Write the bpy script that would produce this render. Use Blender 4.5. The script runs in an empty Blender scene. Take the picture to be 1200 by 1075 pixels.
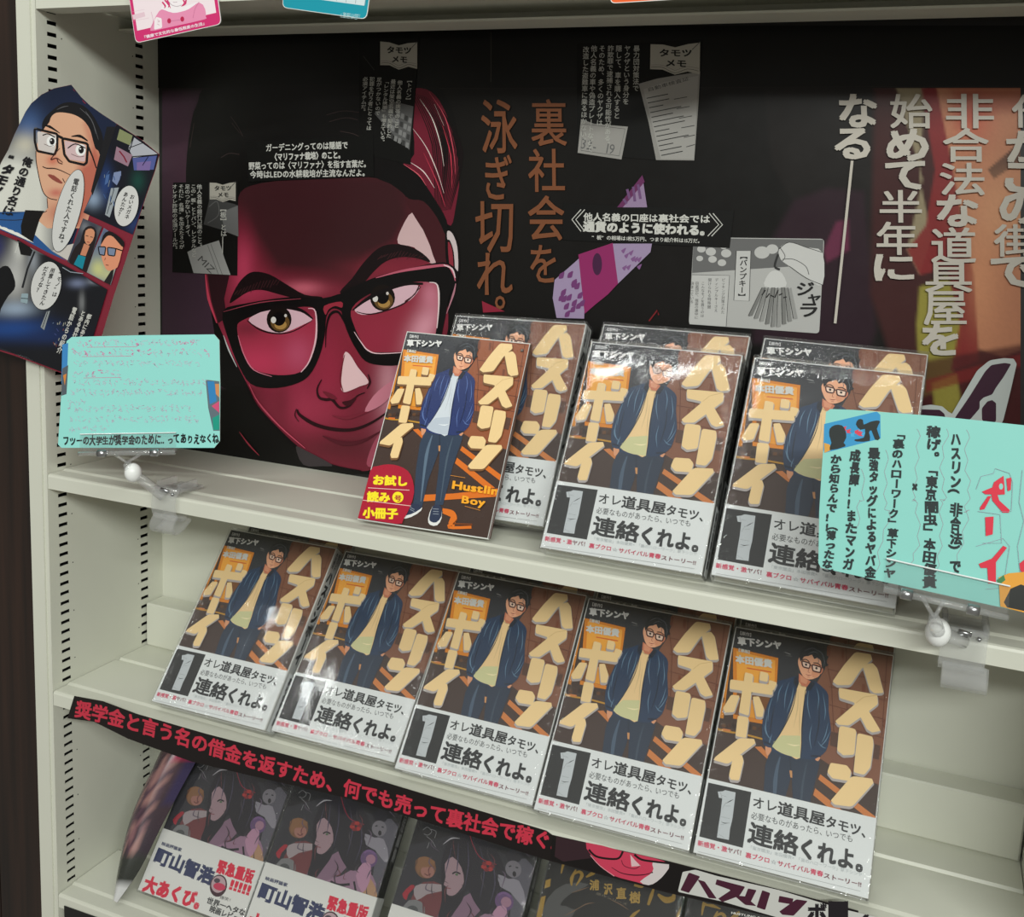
import bpy, math, random
import numpy as np
from mathutils import Matrix, Vector
from mathutils.geometry import delaunay_2d_cdt

# ------------------------------------------------------------------ camera, sky, lights, exposure
SC = bpy.context.scene
COL = SC.collection
ZO = 1.5                                    # the slot row at the top of the bay is 1.5 m above the shop floor
CAM = np.array([0.7792352, -0.697935, -0.1645927 + ZO])
RT = np.array([0.92944678, 0.36510523, 0.0531681])
UP = np.array([-0.10563815, 0.12526695, 0.98648303])
FW = np.array([-0.35350991, 0.92250006, -0.154998])
FPX, CX, CY = 1168.04, 600 + 43.64, 537.5 - 81.11

cam = bpy.data.cameras.new('camera')
camo = bpy.data.objects.new('camera', cam)
COL.objects.link(camo)
cam.sensor_fit = 'HORIZONTAL'
cam.sensor_width = 36.0
cam.lens = FPX / 1200 * 36
cam.shift_x = -43.64 / 1200
cam.shift_y = -81.11 / 1200
cam.clip_start = 0.01
camo.matrix_world = Matrix(((RT[0], UP[0], -FW[0], CAM[0]), (RT[1], UP[1], -FW[1], CAM[1]),
                            (RT[2], UP[2], -FW[2], CAM[2]), (0, 0, 0, 1)))
SC.camera = camo

SC.view_settings.view_transform = 'Standard'
SC.view_settings.look = 'None'
SC.view_settings.gamma = 1
SC.view_settings.use_curve_mapping = False
SC.view_settings.exposure = 0.0
SC.cycles.max_bounces = 8
SC.cycles.transparent_max_bounces = 24
SC.cycles.caustics_reflective = False
SC.cycles.caustics_refractive = False

world = bpy.data.worlds.new('shop_light')
SC.world = world
world.use_nodes = True
world.node_tree.nodes['Background'].inputs[0].default_value = (1.0, 0.95, 0.85, 1)
world.node_tree.nodes['Background'].inputs[1].default_value = 0.24


def area(name, loc, target, sx, sy, power, col=(1, 0.985, 0.95)):
    l = bpy.data.lights.new(name, 'AREA')
    l.shape = 'RECTANGLE'
    l.size, l.size_y, l.energy, l.color = sx, sy, power, col
    o = bpy.data.objects.new(name, l)
    COL.objects.link(o)
    o.location = loc
    o.rotation_euler = (Vector(target) - Vector(loc)).to_track_quat('-Z', 'Y').to_euler()
    return o


# ceiling tubes of the aisle in front of the shelf (2.7 m above the floor)
area('ceiling_tube_far', (1.9, -2.75, 2.72), (0.5, -0.1, 1.1), 3.2, 0.12, 108, (0.97, 1, 0.95))
area('ceiling_tube_left', (-1.16, -1.45, 2.72), (-1.16, -1.45, 0), 0.05, 1.1, 3.5, (0.97, 1, 0.97))
area('ceiling_tube_near', (.14, -.83, 2.72), (.14, -.83, 0), 1.35, 0.07, 6.5, (0.97, 1, 0.97)).rotation_euler = (0, 0, math.radians(24))


# ------------------------------------------------------------------ helpers
def s2l(c):
    if isinstance(c, str):
        c = [int(c[i:i + 2], 16) for i in (0, 2, 4)]
    c = np.asarray(c, float) / 255
    return np.where(c <= 0.04045, c / 12.92, ((c + 0.055) / 1.055) ** 2.4)


def tag(o, label=None, cat=None, group=None, kind=None):
    if label: o['label'] = label
    if cat: o['category'] = cat
    if group: o['group'] = group
    if kind: o['kind'] = kind
    return o


def empty(name, M=None):
    o = bpy.data.objects.new(name, None)
    o.empty_display_size = 0.02
    COL.objects.link(o)
    if M is not None:
        o.matrix_world = M
    return o


def link(name, me, parent=None, M=None):
    o = bpy.data.objects.new(name, me)
    COL.objects.link(o)
    if parent is not None:
        o.parent = parent
    if M is not None:
        if parent is None:
            o.matrix_world = M
        else:
            o.matrix_local = M
    return o


def frameM(O, U, V):
    """U right, V up, local +Y goes into the thing (away from the reader)"""
    U = np.asarray(U, float); V = np.asarray(V, float)
    U = U / np.linalg.norm(U); V = V - U * (U @ V); V = V / np.linalg.norm(V)
    B = np.cross(V, U)
    return Matrix(((U[0], B[0], V[0], O[0]), (U[1], B[1], V[1], O[1]), (U[2], B[2], V[2], O[2]), (0, 0, 0, 1)))


def rotUV(t, y, r):
    t, y, r = np.radians([t, y, r])
    U = np.array([np.cos(r), 0, np.sin(r)]); V = np.array([-np.sin(r), 0, np.cos(r)])
    Rx = np.array([[1, 0, 0], [0, np.cos(t), np.sin(t)], [0, -np.sin(t), np.cos(t)]])
    Rz = np.array([[np.cos(y), -np.sin(y), 0], [np.sin(y), np.cos(y), 0], [0, 0, 1]])
    return Rz @ Rx @ U, Rz @ Rx @ V


class Plane:
    def __init__(s, O, t=0, y=0, r=0):
        s.O = np.array([O[0], O[1], O[2] + ZO], float)
        s.U, s.V = rotUV(t, y, r)
        s.B = np.cross(s.V, s.U)
        s.M = frameM(s.O, s.U, s.V)

    def uv(s, p):
        """photo pixel -> metres on this plane"""
        p = np.atleast_2d(np.asarray(p, float))
        a = (p[:, 0] - CX) / FPX; b = -(p[:, 1] - CY) / FPX
        d = FW + a[:, None] * RT + b[:, None] * UP
        t = ((s.O - CAM) @ s.B) / (d @ s.B)
        X = CAM + t[:, None] * d - s.O
        return np.stack([X @ s.U, X @ s.V], 1)


class MB:
    """mesh builder"""
    def __init__(s): s.v = []; s.f = []; s.m = []

    def add(s, vs, fs, mi=0):
        n = len(s.v); s.v += [tuple(map(float, p)) for p in vs]
        s.f += [tuple(i + n for i in f) for f in fs]; s.m += [mi] * len(fs)

    def box(s, a, b, mi=0, bev=0.0):
        x0, y0, z0 = a; x1, y1, z1 = b
        if bev <= 0:
            vs = [(x0, y0, z0), (x1, y0, z0), (x1, y1, z0), (x0, y1, z0), (x0, y0, z1), (x1, y0, z1), (x1, y1, z1), (x0, y1, z1)]
            s.add(vs, [(0, 3, 2, 1), (4, 5, 6, 7), (0, 1, 5, 4), (1, 2, 6, 5), (2, 3, 7, 6), (3, 0, 4, 7)], mi)
        else:
            c = bev
            pr = [(x0 + c, y0), (x1 - c, y0), (x1, y0 + c), (x1, y1 - c), (x1 - c, y1), (x0 + c, y1), (x0, y1 - c), (x0, y0 + c)]
            pi = [(x0 + c, y0 + c), (x1 - c, y0 + c), (x1 - c, y0 + c), (x1 - c, y1 - c), (x1 - c, y1 - c), (x0 + c, y1 - c), (x0 + c, y1 - c), (x0 + c, y0 + c)]
            rings = [[(x, y, z0) for x, y in pi], [(x, y, z0 + c) for x, y in pr], [(x, y, z1 - c) for x, y in pr], [(x, y, z1) for x, y in pi]]
            vs = sum(rings, []); fs = []
            for r in range(3):
                for k in range(8):
                    a_, b_ = r * 8 + k, r * 8 + (k + 1) % 8
                    fs.append((a_, b_, b_ + 8, a_ + 8))
            fs.append(tuple(range(7, -1, -1))); fs.append(tuple(range(24, 32)))
            s.add(vs, fs, mi)

    def prism_x(s, prof, x0, x1, mi=0):
        """closed (y,z) profile extruded along x"""
        n = len(prof)
        vs = [(x0, y, z) for y, z in prof] + [(x1, y, z) for y, z in prof]
        fs = [(i, (i + 1) % n, n + (i + 1) % n, n + i) for i in range(n)] + [tuple(range(n - 1, -1, -1)), tuple(range(n, 2 * n))]
        s.add(vs, fs, mi)

    def tube(s, pts, r, seg=10, mi=0, cap=True):
        pts = [np.array(p, float) for p in pts]; rr = r if hasattr(r, '__len__') else [r] * len(pts)
        rings = []
        for i, p in enumerate(pts):
            t = pts[min(i + 1, len(pts) - 1)] - pts[max(i - 1, 0)]; t /= np.linalg.norm(t)
            a = np.cross(t, (0, 0, 1.0) if abs(t[2]) < .9 else (1.0, 0, 0)); a /= np.linalg.norm(a); b = np.cross(t, a)
            rings.append([p + rr[i] * (a * math.cos(2 * math.pi * k / seg) + b * math.sin(2 * math.pi * k / seg)) for k in range(seg)])
        vs = sum(rings, []); fs = []
        for i in range(len(pts) - 1):
            for k in range(seg):
                a_, b_ = i * seg + k, i * seg + (k + 1) % seg
                fs.append((a_, b_, b_ + seg, a_ + seg))
        if cap: fs += [tuple(range(seg - 1, -1, -1)), tuple(range((len(pts) - 1) * seg, len(pts) * seg))]
        s.add(vs, fs, mi)

    def ball(s, c, r, seg=16, sz=(1, 1, 1), mi=0):
        vs = []; fs = []
        n = seg // 2
        for i in range(n + 1):
            for k in range(seg):
                a = math.pi * i / n; b = 2 * math.pi * k / seg
                vs.append((c[0] + r * sz[0] * math.sin(a) * math.cos(b), c[1] + r * sz[1] * math.sin(a) * math.sin(b), c[2] + r * sz[2] * math.cos(a)))
        for i in range(n):
            for k in range(seg):
                fs.append((i * seg + k, (i + 1) * seg + k, (i + 1) * seg + (k + 1) % seg, i * seg + (k + 1) % seg))
        s.add(vs, fs, mi)

    def mesh(s, name, mats, smooth=False):
        me = bpy.data.meshes.new(name)
        me.from_pydata(s.v, [], s.f)
        for m in (mats if isinstance(mats, (list, tuple)) else [mats]): me.materials.append(m)
        me.polygons.foreach_set('material_index', s.m)
        if smooth: me.polygons.foreach_set('use_smooth', [True] * len(s.f))
        me.validate(); me.update()
        return me

    def obj(s, name, mats, parent=None, M=None, smooth=False):
        return link(name, s.mesh(name, mats, smooth), parent, M)


# ------------------------------------------------------------------ materials
def mat(name, col=None, rough=0.5, noise=0.0, nscale=40.0, bump=0.0, bscale=200.0, spec=0.5, metal=0.0, attr=False, coat=0.0, var=0.05):
    m = bpy.data.materials.new(name); m.use_nodes = True
    nt = m.node_tree; N = nt.nodes; L = nt.links; b = N['Principled BSDF']
    b.inputs['Roughness'].default_value = rough
    b.inputs['Specular IOR Level'].default_value = spec
    b.inputs['Metallic'].default_value = metal
    b.inputs['Coat Weight'].default_value = coat
    b.inputs['Coat Roughness'].default_value = 0.12
    tc = N.new('ShaderNodeTexCoord')
    if attr:
        a = N.new('ShaderNodeAttribute'); a.attribute_name = 'Col'
        L.new(a.outputs['Color'], b.inputs['Base Color'])
    else:
        c = s2l(col)
        nz = N.new('ShaderNodeTexNoise'); nz.inputs['Scale'].default_value = nscale; nz.inputs['Detail'].default_value = 4
        L.new(tc.outputs['Object'], nz.inputs['Vector'])
        cr = N.new('ShaderNodeValToRGB')
        cr.color_ramp.elements[0].position = 0.3; cr.color_ramp.elements[1].position = 0.7
        cr.color_ramp.elements[0].color = (*(c * (1 - noise)), 1); cr.color_ramp.elements[1].color = (*np.minimum(c * (1 + noise), 1), 1)
        L.new(nz.outputs['Fac'], cr.inputs['Fac']); L.new(cr.outputs['Color'], b.inputs['Base Color'])
    n2 = N.new('ShaderNodeTexNoise'); n2.inputs['Scale'].default_value = bscale; n2.inputs['Detail'].default_value = 3
    L.new(tc.outputs['Object'], n2.inputs['Vector'])
    mr = N.new('ShaderNodeMapRange'); mr.inputs['To Min'].default_value = max(rough - var, 0.02); mr.inputs['To Max'].default_value = rough + var
    L.new(n2.outputs['Fac'], mr.inputs['Value']); L.new(mr.outputs['Result'], b.inputs['Roughness'])
    if bump:
        bp = N.new('ShaderNodeBump'); bp.inputs['Strength'].default_value = bump; bp.inputs['Distance'].default_value = 0.001
        L.new(n2.outputs['Fac'], bp.inputs['Height']); L.new(bp.outputs['Normal'], b.inputs['Normal'])
    return m


M_CREAM = mat('cream_painted_steel', (210, 211, 198), 0.42, 0.02, 12, 0.06, 900)
M_DARKHOLE = mat('dark_void', (9, 9, 9), 0.8)
M_PRINT = mat('printed_paper', attr=True, rough=0.34, bscale=60, spec=0.3)
M_GLOSSY = mat('printed_glossy_paper', attr=True, rough=0.27, bscale=60, spec=0.38)
M_MATTE = mat('printed_matte_card', attr=True, rough=0.55, bscale=60, spec=0.25)
M_PAPER = mat('white_paper', (214, 216, 212), 0.6, 0.02, 30)
M_PAGES = bpy.data.materials.new('page_edges')
M_WHITE = mat('white_plastic', (236, 238, 236), 0.35, 0.01, 30)
M_METAL = mat('brushed_steel', (178, 180, 182), 0.3, 0.05, 60, metal=1.0)
M_BLACK = mat('black_paper', (20, 19, 19), 0.5, 0.05, 30)


def pages_material():
    m = M_PAGES; m.use_nodes = True
    nt = m.node_tree; b = nt.nodes['Principled BSDF']
    tc = nt.nodes.new('ShaderNodeTexCoord'); wv = nt.nodes.new('ShaderNodeTexWave')
    wv.bands_direction = 'Y'; wv.inputs['Scale'].default_value = 900; wv.inputs['Distortion'].default_value = 1.5
    cr = nt.nodes.new('ShaderNodeValToRGB')
    cr.color_ramp.elements[0].color = (*s2l((170, 168, 158)), 1); cr.color_ramp.elements[1].color = (*s2l((206, 203, 192)), 1)
    nt.links.new(tc.outputs['Object'], wv.inputs['Vector']); nt.links.new(wv.outputs['Fac'], cr.inputs['Fac'])
    nt.links.new(cr.outputs['Color'], b.inputs['Base Color']); b.inputs['Roughness'].default_value = 0.8


pages_material()


def wood_material():
    m = bpy.data.materials.new('dark_walnut'); m.use_nodes = True
    nt = m.node_tree; N = nt.nodes; L = nt.links; b = N['Principled BSDF']
    tc = N.new('ShaderNodeTexCoord'); mp = N.new('ShaderNodeMapping'); mp.inputs['Scale'].default_value = (60, 60, 2.2)
    nz = N.new('ShaderNodeTexNoise'); nz.inputs['Scale'].default_value = 1.6; nz.inputs['Detail'].default_value = 6
    cr = N.new('ShaderNodeValToRGB')
    cr.color_ramp.elements[0].position = 0.32; cr.color_ramp.elements[1].position = 0.72
    cr.color_ramp.elements[0].color = (*s2l((22, 14, 10)), 1); cr.color_ramp.elements[1].color = (*s2l((46, 29, 21)), 1)
    L.new(tc.outputs['Object'], mp.inputs['Vector']); L.new(mp.outputs['Vector'], nz.inputs['Vector'])
    L.new(nz.outputs['Fac'], cr.inputs['Fac']); L.new(cr.outputs['Color'], b.inputs['Base Color'])
    b.inputs['Roughness'].default_value = 0.45
    return m


M_WOOD = wood_material()


def film_material(name, amount, crinkle, scale, haze):
    """clear plastic: see-through with a glossy, wrinkled skin; the wrinkling follows the mesh attribute cr"""
    m = bpy.data.materials.new(name); m.use_nodes = True
    nt = m.node_tree; N = nt.nodes; L = nt.links
    for n in list(N): N.remove(n)
    out = N.new('ShaderNodeOutputMaterial'); mx = N.new('ShaderNodeMixShader'); tr = N.new('ShaderNodeBsdfTransparent'); gl = N.new('ShaderNodeBsdfGlossy')
    gl.inputs['Roughness'].default_value = 0.07
    tr.inputs['Color'].default_value = (0.985, 0.985, 0.985, 1)
    fr = N.new('ShaderNodeFresnel'); ge = N.new('ShaderNodeNewGeometry'); mi = N.new('ShaderNodeMapRange')   # a thin sheet reflects alike from both sides
    mi.inputs['To Min'].default_value = 1.5; mi.inputs['To Max'].default_value = 1 / 1.5; L.new(ge.outputs['Backfacing'], mi.inputs['Value']); L.new(mi.outputs['Result'], fr.inputs['IOR'])
    ml = N.new('ShaderNodeMath'); ml.operation = 'MULTIPLY'; ml.inputs[1].default_value = amount; ml.use_clamp = True
    tc = N.new('ShaderNodeTexCoord'); mp = N.new('ShaderNodeMapping'); mp.inputs['Scale'].default_value = (1.0, 1.0, 0.55)
    nz = N.new('ShaderNodeTexNoise'); nz.inputs['Scale'].default_value = scale; nz.inputs['Detail'].default_value = 2; nz.inputs['Distortion'].default_value = 1.6
    at = N.new('ShaderNodeAttribute'); at.attribute_name = 'cr'
    bp = N.new('ShaderNodeBump'); bp.inputs['Distance'].default_value = crinkle
    L.new(tc.outputs['Object'], mp.inputs['Vector']); L.new(mp.outputs['Vector'], nz.inputs['Vector'])
    L.new(nz.outputs['Fac'], bp.inputs['Height']); L.new(at.outputs['Fac'], bp.inputs['Strength'])
    L.new(bp.outputs['Normal'], gl.inputs['Normal']); L.new(bp.outputs['Normal'], fr.inputs['Normal'])
    L.new(fr.outputs['Fac'], ml.inputs[0]); L.new(ml.outputs['Value'], mx.inputs[0])
    df = N.new('ShaderNodeBsdfDiffuse'); df.inputs['Color'].default_value = (.9, .92, .93, 1); m0 = N.new('ShaderNodeMixShader'); m0.inputs[0].default_value = haze; tl = N.new('ShaderNodeBsdfTranslucent'); tl.inputs['Color'].default_value = (.9, .92, .93, 1); dm = N.new('ShaderNodeMixShader'); L.new(df.outputs['BSDF'], dm.inputs[1]); L.new(tl.outputs['BSDF'], dm.inputs[2])
    L.new(tr.outputs['BSDF'], m0.inputs[1]); L.new(dm.outputs['Shader'], m0.inputs[2]); L.new(m0.outputs['Shader'], mx.inputs[1]); L.new(gl.outputs['BSDF'], mx.inputs[2]); L.new(mx.outputs['Shader'], out.inputs['Surface'])
    return m


M_FILM = film_material('shrink_film', 1.5, 0.0026, 190, .05)
M_ACRYL = film_material('clear_acrylic', 1.0, 0.0008, 60, .20)
M_PLATE = film_material('clear_acrylic_plate', 0.9, 0.0, 60, .03)
M_EDGE = mat('acrylic_edge', (225, 232, 232), 0.15, 0.01, 30)


# ------------------------------------------------------------------ flat print: glyphs, outlines, painted grids
GL = {}
NARROW = 'abcdefghijklmnopqrstuvwxyzABCDEFGHIJKLMNOPQRSTUVWXYZ0123456789!?.:; '


def glyph(ch):
    if ch not in GL:
        c = bpy.data.curves.new('g', 'FONT'); c.body = ch; c.resolution_u = 2
        o = bpy.data.objects.new('g', c)
        me = bpy.data.meshes.new_from_object(o)
        v = np.array([p.co[:2] for p in me.vertices]) if len(me.vertices) else np.zeros((0, 2))
        f = [tuple(p.vertices) for p in me.polygons]
        adv = 1.0
        if ch in NARROW: adv = 0.32 if ch == ' ' or not len(v) else float(v[:, 0].max()) + 0.08
        GL[ch] = (v, f, adv)
        bpy.data.objects.remove(o); bpy.data.meshes.remove(me); bpy.data.curves.remove(c)
    return GL[ch]


def smooth(pts, n=5, closed=True):
    p = np.asarray(pts, float); N = len(p); out = []
    rng = range(N) if closed else range(N - 1)
    for i in rng:
        if closed: a, b, c, d = p[(i - 1) % N], p[i], p[(i + 1) % N], p[(i + 2) % N]
        else: a, b, c, d = p[max(i - 1, 0)], p[i], p[i + 1], p[min(i + 2, N - 1)]
        for k in range(n):
            t = k / n
            out.append(0.5 * ((2 * b) + (-a + c) * t + (2 * a - 5 * b + 4 * c - d) * t * t + (-a + 3 * b - 3 * c + d) * t ** 3))
    if not closed: out.append(p[-1])
    return np.array(out)


def rounded(pts, r=0.3, n=3):
    """chamfer the corners of a closed outline with small arcs; r = fraction of the shorter side"""
    p = np.asarray(pts, float); N = len(p); out = []
    for i in range(N):
        a, b, c = p[i - 1], p[i], p[(i + 1) % N]
        la, lc = np.linalg.norm(a - b), np.linalg.norm(c - b)
        d = min(la, lc) * r
        s, e = b + (a - b) / la * d, b + (c - b) / lc * d
        for k in range(n + 1):
            t = k / n
            out.append((1 - t) ** 2 * s + 2 * t * (1 - t) * b + t * t * e)
    return np.array(out)


def sdist(X, Y, poly):
    p = np.asarray(poly, float); N = len(p)
    d = np.full(X.shape, 1e9); ins = np.zeros(X.shape, bool)
    for i in range(N):
        x0, y0 = p[i]; x1, y1 = p[(i + 1) % N]
        dx, dy = x1 - x0, y1 - y0
        t = np.clip(((X - x0) * dx + (Y - y0) * dy) / (dx * dx + dy * dy + 1e-12), 0, 1)
        d = np.minimum(d, np.hypot(X - x0 - t * dx, Y - y0 - t * dy))
        if y1 != y0:
            c = ((y0 > Y) != (y1 > Y)) & (X < (x1 - x0) * (Y - y0) / (y1 - y0) + x0)
            ins ^= c
    return np.where(ins, -d, d)


class Art:
    EPS = 9e-6

    def __init__(s, plane=None, z=(0, 0, 1.0), scale=(1, 1), gain=1.0, base=0.0, uvfun=None):
        s.pl = plane; s.zoom = z; s.sc = np.array(scale, float); s.gain = gain; s.k = 1; s.base = base
        s.V = []; s.F = []; s.C = []; s.n = 0; s.uvfun = uvfun; s.kmax = 0; s.lim = None

    def uv(s, p):
        p = np.atleast_2d(np.asarray(p, float))
        if s.zoom is None: return p * s.sc
        q = p / s.zoom[2] + np.array(s.zoom[:2])
        if s.uvfun: return s.uvfun(q)
        return s.pl.uv(q) * s.sc

    def raw(s, uv, faces, col, layer=None):
        k = s.k if layer is None else layer
        uv = np.asarray(uv, float)
        if s.lim: uv = np.stack([np.clip(uv[:, 0], s.lim[0], s.lim[2]), np.clip(uv[:, 1], s.lim[1], s.lim[3])], 1)
        v3 = np.stack([uv[:, 0], np.full(len(uv), -(s.base + k * s.EPS)), uv[:, 1]], 1)
        s.V.append(v3); s.F += [tuple(i + s.n for i in f) for f in faces]
        c = np.asarray(col, float)
        if c.ndim == 1: c = np.tile(c, (len(uv), 1))
        s.C.append(np.clip(c * s.gain, 0, 0.92)); s.n += len(uv)
        if layer is None: s.k += 1

    def poly(s, pts, col, sm=0, rd=0, **k):
        p = np.asarray(pts, float)
        if sm: p = smooth(p, sm)
        if rd: p = rounded(p, rd)
        s.raw(s.uv(p), [tuple(range(len(p)))], s2l(col), **k)

    def rect(s, x0, y0, x1, y1, col, **k): s.poly([(x0, y0), (x1, y0), (x1, y1), (x0, y1)], col, **k)

    def ell(s, cx, cy, rx, ry, col, rot=0, n=20, **k):
        t = np.linspace(0, 2 * np.pi, n, endpoint=False); c, q = np.cos(np.radians(rot)), np.sin(np.radians(rot))
        x, y = rx * np.cos(t), ry * np.sin(t)
        s.poly(np.stack([cx + x * c - y * q, cy + x * q + y * c], 1), col, **k)

    def line(s, pts, w, col, sm=4, closed=False, **k):
        p = smooth(pts, sm, closed) if sm and len(pts) > 2 else np.asarray(pts, float)
        if closed: p = np.vstack([p, p[:1]])
        n = len(p); d = np.gradient(p, axis=0)
        if closed: d[0] = d[-1] = (p[1] - p[-2])
        d /= np.linalg.norm(d, axis=1)[:, None] + 1e-9
        nn = np.stack([-d[:, 1], d[:, 0]], 1)
        if hasattr(w, '__len__'): ww = np.interp(np.linspace(0, 1, n), np.linspace(0, 1, len(w)), w)
        else: ww = np.full(n, float(w))
        a, b = p + nn * ww[:, None] / 2, p - nn * ww[:, None] / 2
        s.raw(s.uv(np.vstack([a, b])), [(i, i + 1, n + i + 1, n + i) for i in range(n - 1)], s2l(col), **k)

    def put(s, ch, o, eu, ev, col, bold=0, layer=None):
        v, f, _ = glyph(ch)
        if not len(v): return
        o = np.array(o, float); eu = np.array(eu, float); ev = np.array(ev, float)
        k0 = s.k if layer is None else layer
        offs = [(0, 0)] if not bold else [(bold, bold), (-bold, bold), (bold, -bold), (-bold, -bold)]
        if bold > .035: offs += [(0, 0)]
        for j, (dx, dy) in enumerate(offs):
            s.raw(s.uv(o + (v[:, :1] + dx) * eu + (v[:, 1:] + dy) * ev), f, s2l(col), layer=k0 + j)
        s.kmax = max(getattr(s, 'kmax', 0), k0 + len(offs))

    def htext(s, t, p0, p1, h, col, bold=0, up=None, shear=0):
        p0 = np.array(p0, float); p1 = np.array(p1, float)
        tot = sum(glyph(c)[2] for c in t); d = (p1 - p0) / tot
        un = np.array([d[1], -d[0]]); un /= np.linalg.norm(un)
        ev = (np.array(up, float) if up is not None else un) * h + shear * d
        x = p0.copy()
        for c in t:
            s.put(c, x, d, ev, col, bold); x = x + d * glyph(c)[2]
        s.k = s.kmax

    def vtext(s, t, p0, p1, w, col, bold=0, rt=(1, 0), jit=0, rnd=None):
        """vertical writing, p0 = middle of the top edge, p1 = middle of the bottom edge"""
        p0 = np.array(p0, float); p1 = np.array(p1, float); st = (p1 - p0) / len(t)
        rt = np.array(rt, float); rt /= np.linalg.norm(rt)
        for i, c in enumerate(t):
            cen = p0 + st * (i + .5)
            eu, ev = rt * w, -st
            if jit and rnd:
                a = rnd.uniform(-jit, jit); ca, sa = math.cos(a), math.sin(a); k = rnd.uniform(.85, 1.15)
                eu = np.array([eu[0] * ca - eu[1] * sa, eu[0] * sa + eu[1] * ca]) * k
                ev = np.array([ev[0] * ca - ev[1] * sa, ev[0] * sa + ev[1] * ca])
                cen = cen + np.array([rnd.uniform(-.06, .06) * w, 0])
            if c in 'ー―—…‥〈〉《》【】「」『』（）()〜':
                eu, ev = st, rt * w
                if c in 'ー―—': c = 'ー' if c == 'ー' else '―'
            elif c in '。、': cen = cen + rt * w * .55 - st * .55
            s.put(c, cen - eu * .5 - ev * .38, eu, ev, col, bold)
        s.k = s.kmax

    def gbox(s, ch, x0, y0, x1, y1, col, bold=0, sk=0):
        """one glyph stretched into a box (px); sk leans it"""
        v, f, _ = glyph(ch); a, b = v.min(0), v.max(0)
        eu = np.array([(x1 - x0) / (b[0] - a[0]), 0]); ev = np.array([sk, -(y1 - y0) / (b[1] - a[1])])
        s.put(ch, np.array([x0, y1]) - eu * a[0] - ev * a[1], eu, ev, col, bold); s.k = s.kmax

    def paint(s, x0, y0, x1, y1, step, base, ops, noise=0.0, seed=1, clip=None):
        """painted area: a fine grid of vertices coloured by soft-edged shapes"""
        nx = max(2, int((x1 - x0) / step)); ny = max(2, int((y1 - y0) / step))
        gx, gy = np.meshgrid(np.linspace(x0, x1, nx + 1), np.linspace(y0, y1, ny + 1))
        if clip is None:
            X, Y = gx.ravel(), gy.ravel(); w = nx + 1
            fs = [(j * w + i, j * w + i + 1, (j + 1) * w + i + 1, (j + 1) * w + i) for j in range(ny) for i in range(nx)]
        else:
            cp = np.asarray(clip, float)
            d = sdist(gx, gy, cp); k = d < -step * .45
            pts = [Vector(p) for p in cp] + [Vector((a, b)) for a, b in zip(gx[k], gy[k])]
            n = len(cp)
            vs, _, fs, *_r = delaunay_2d_cdt(pts, [(i, (i + 1) % n) for i in range(n)], [], 1, 1e-4)
            X = np.array([p[0] for p in vs]); Y = np.array([p[1] for p in vs]); fs = [tuple(f) for f in fs]
        C = np.tile(s2l(base), (len(X), 1))
        for op in ops:
            if op[0] == 'p':      # soft polygon: poly, colour, softness, strength
                _, P, c, so, st = op
                a = np.clip(0.5 - sdist(X, Y, P) / (so + 1e-6), 0, 1) * st
            elif op[0] == 'b':    # blob: cx, cy, rx, ry, colour, strength, rotation
                _, cx, cy, rx, ry, c, st, *ro = op
                r = math.radians(ro[0]) if ro else 0
                u = (X - cx) * math.cos(r) + (Y - cy) * math.sin(r); v = -(X - cx) * math.sin(r) + (Y - cy) * math.cos(r)
                a = np.exp(-((u / rx) ** 2 + (v / ry) ** 2)) * st
            else:                 # ramp: from point to point
                _, xa, ya, xb, yb, c, st = op
                t = ((X - xa) * (xb - xa) + (Y - ya) * (yb - ya)) / ((xb - xa) ** 2 + (yb - ya) ** 2)
                a = np.clip(t, 0, 1) * st
            C = C * (1 - a[:, None]) + s2l(c) * a[:, None]
        if noise:
            rs = np.random.RandomState(seed); C *= 1 + rs.uniform(-noise, noise, (len(X), 1))
        s.raw(s.uv(np.stack([X, Y], 1)), fs, C)

    def mesh(s, name, m):
        V = np.vstack(s.V); C = np.vstack(s.C)
        me = bpy.data.meshes.new(name)
        me.from_pydata(V.tolist(), [], s.F)
        a = me.color_attributes.new('Col', 'FLOAT_COLOR', 'POINT')
        a.data.foreach_set('color', np.hstack([C, np.ones((len(C), 1))]).astype(np.float32).ravel())
        me.materials.append(m)
        # every print faces the reader (-Y)
        nr = np.empty(len(me.polygons) * 3); me.polygons.foreach_get('normal', nr)
        flip = [i for i, y in enumerate(nr[1::3]) if y > 0]
        if flip:
            import bmesh
            bm = bmesh.new(); bm.from_mesh(me); bm.faces.ensure_lookup_table()
            bmesh.ops.reverse_faces(bm, faces=[bm.faces[i] for i in flip]); bm.to_mesh(me); bm.free()
        return me

    def obj(s, name, m, parent=None, M=None): return link(name, s.mesh(name, m), parent, M)


def sheet(outline_uv, t=0.0004, name='sheet', m=None, parent=None, M=None, col=None):
    """thin sheet of paper with the given outline, front face at y=0, thickness t behind"""
    p = np.asarray(outline_uv, float); n = len(p)
    area2 = sum(p[i][0] * p[(i + 1) % n][1] - p[(i + 1) % n][0] * p[i][1] for i in range(n))
    if area2 < 0: p = p[::-1]
    b = MB()
    b.add([(x, 0, z) for x, z in p] + [(x, t, z) for x, z in p],
          [tuple(range(n)), tuple(range(2 * n - 1, n - 1, -1))] + [(i, n + i, n + (i + 1) % n, (i + 1) % n) for i in range(n)])
    return b.obj(name, m or M_PAPER, parent, M)

# ------------------------------------------------------------------ bookcase bay
PITCH = 0.0100893
S0, S1, S2, S3 = (ZO + v for v in (0.0234, -0.41929, -0.64187, -0.86445))
LIP = 0.01445
XR = 0.888
DB = 0.1517

case = empty('bookcase', Matrix.Translation((0, 0, 0)))
tag(case, 'cream painted steel bookcase bay with slotted side panels and stepped shelves', 'bookcase')

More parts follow.
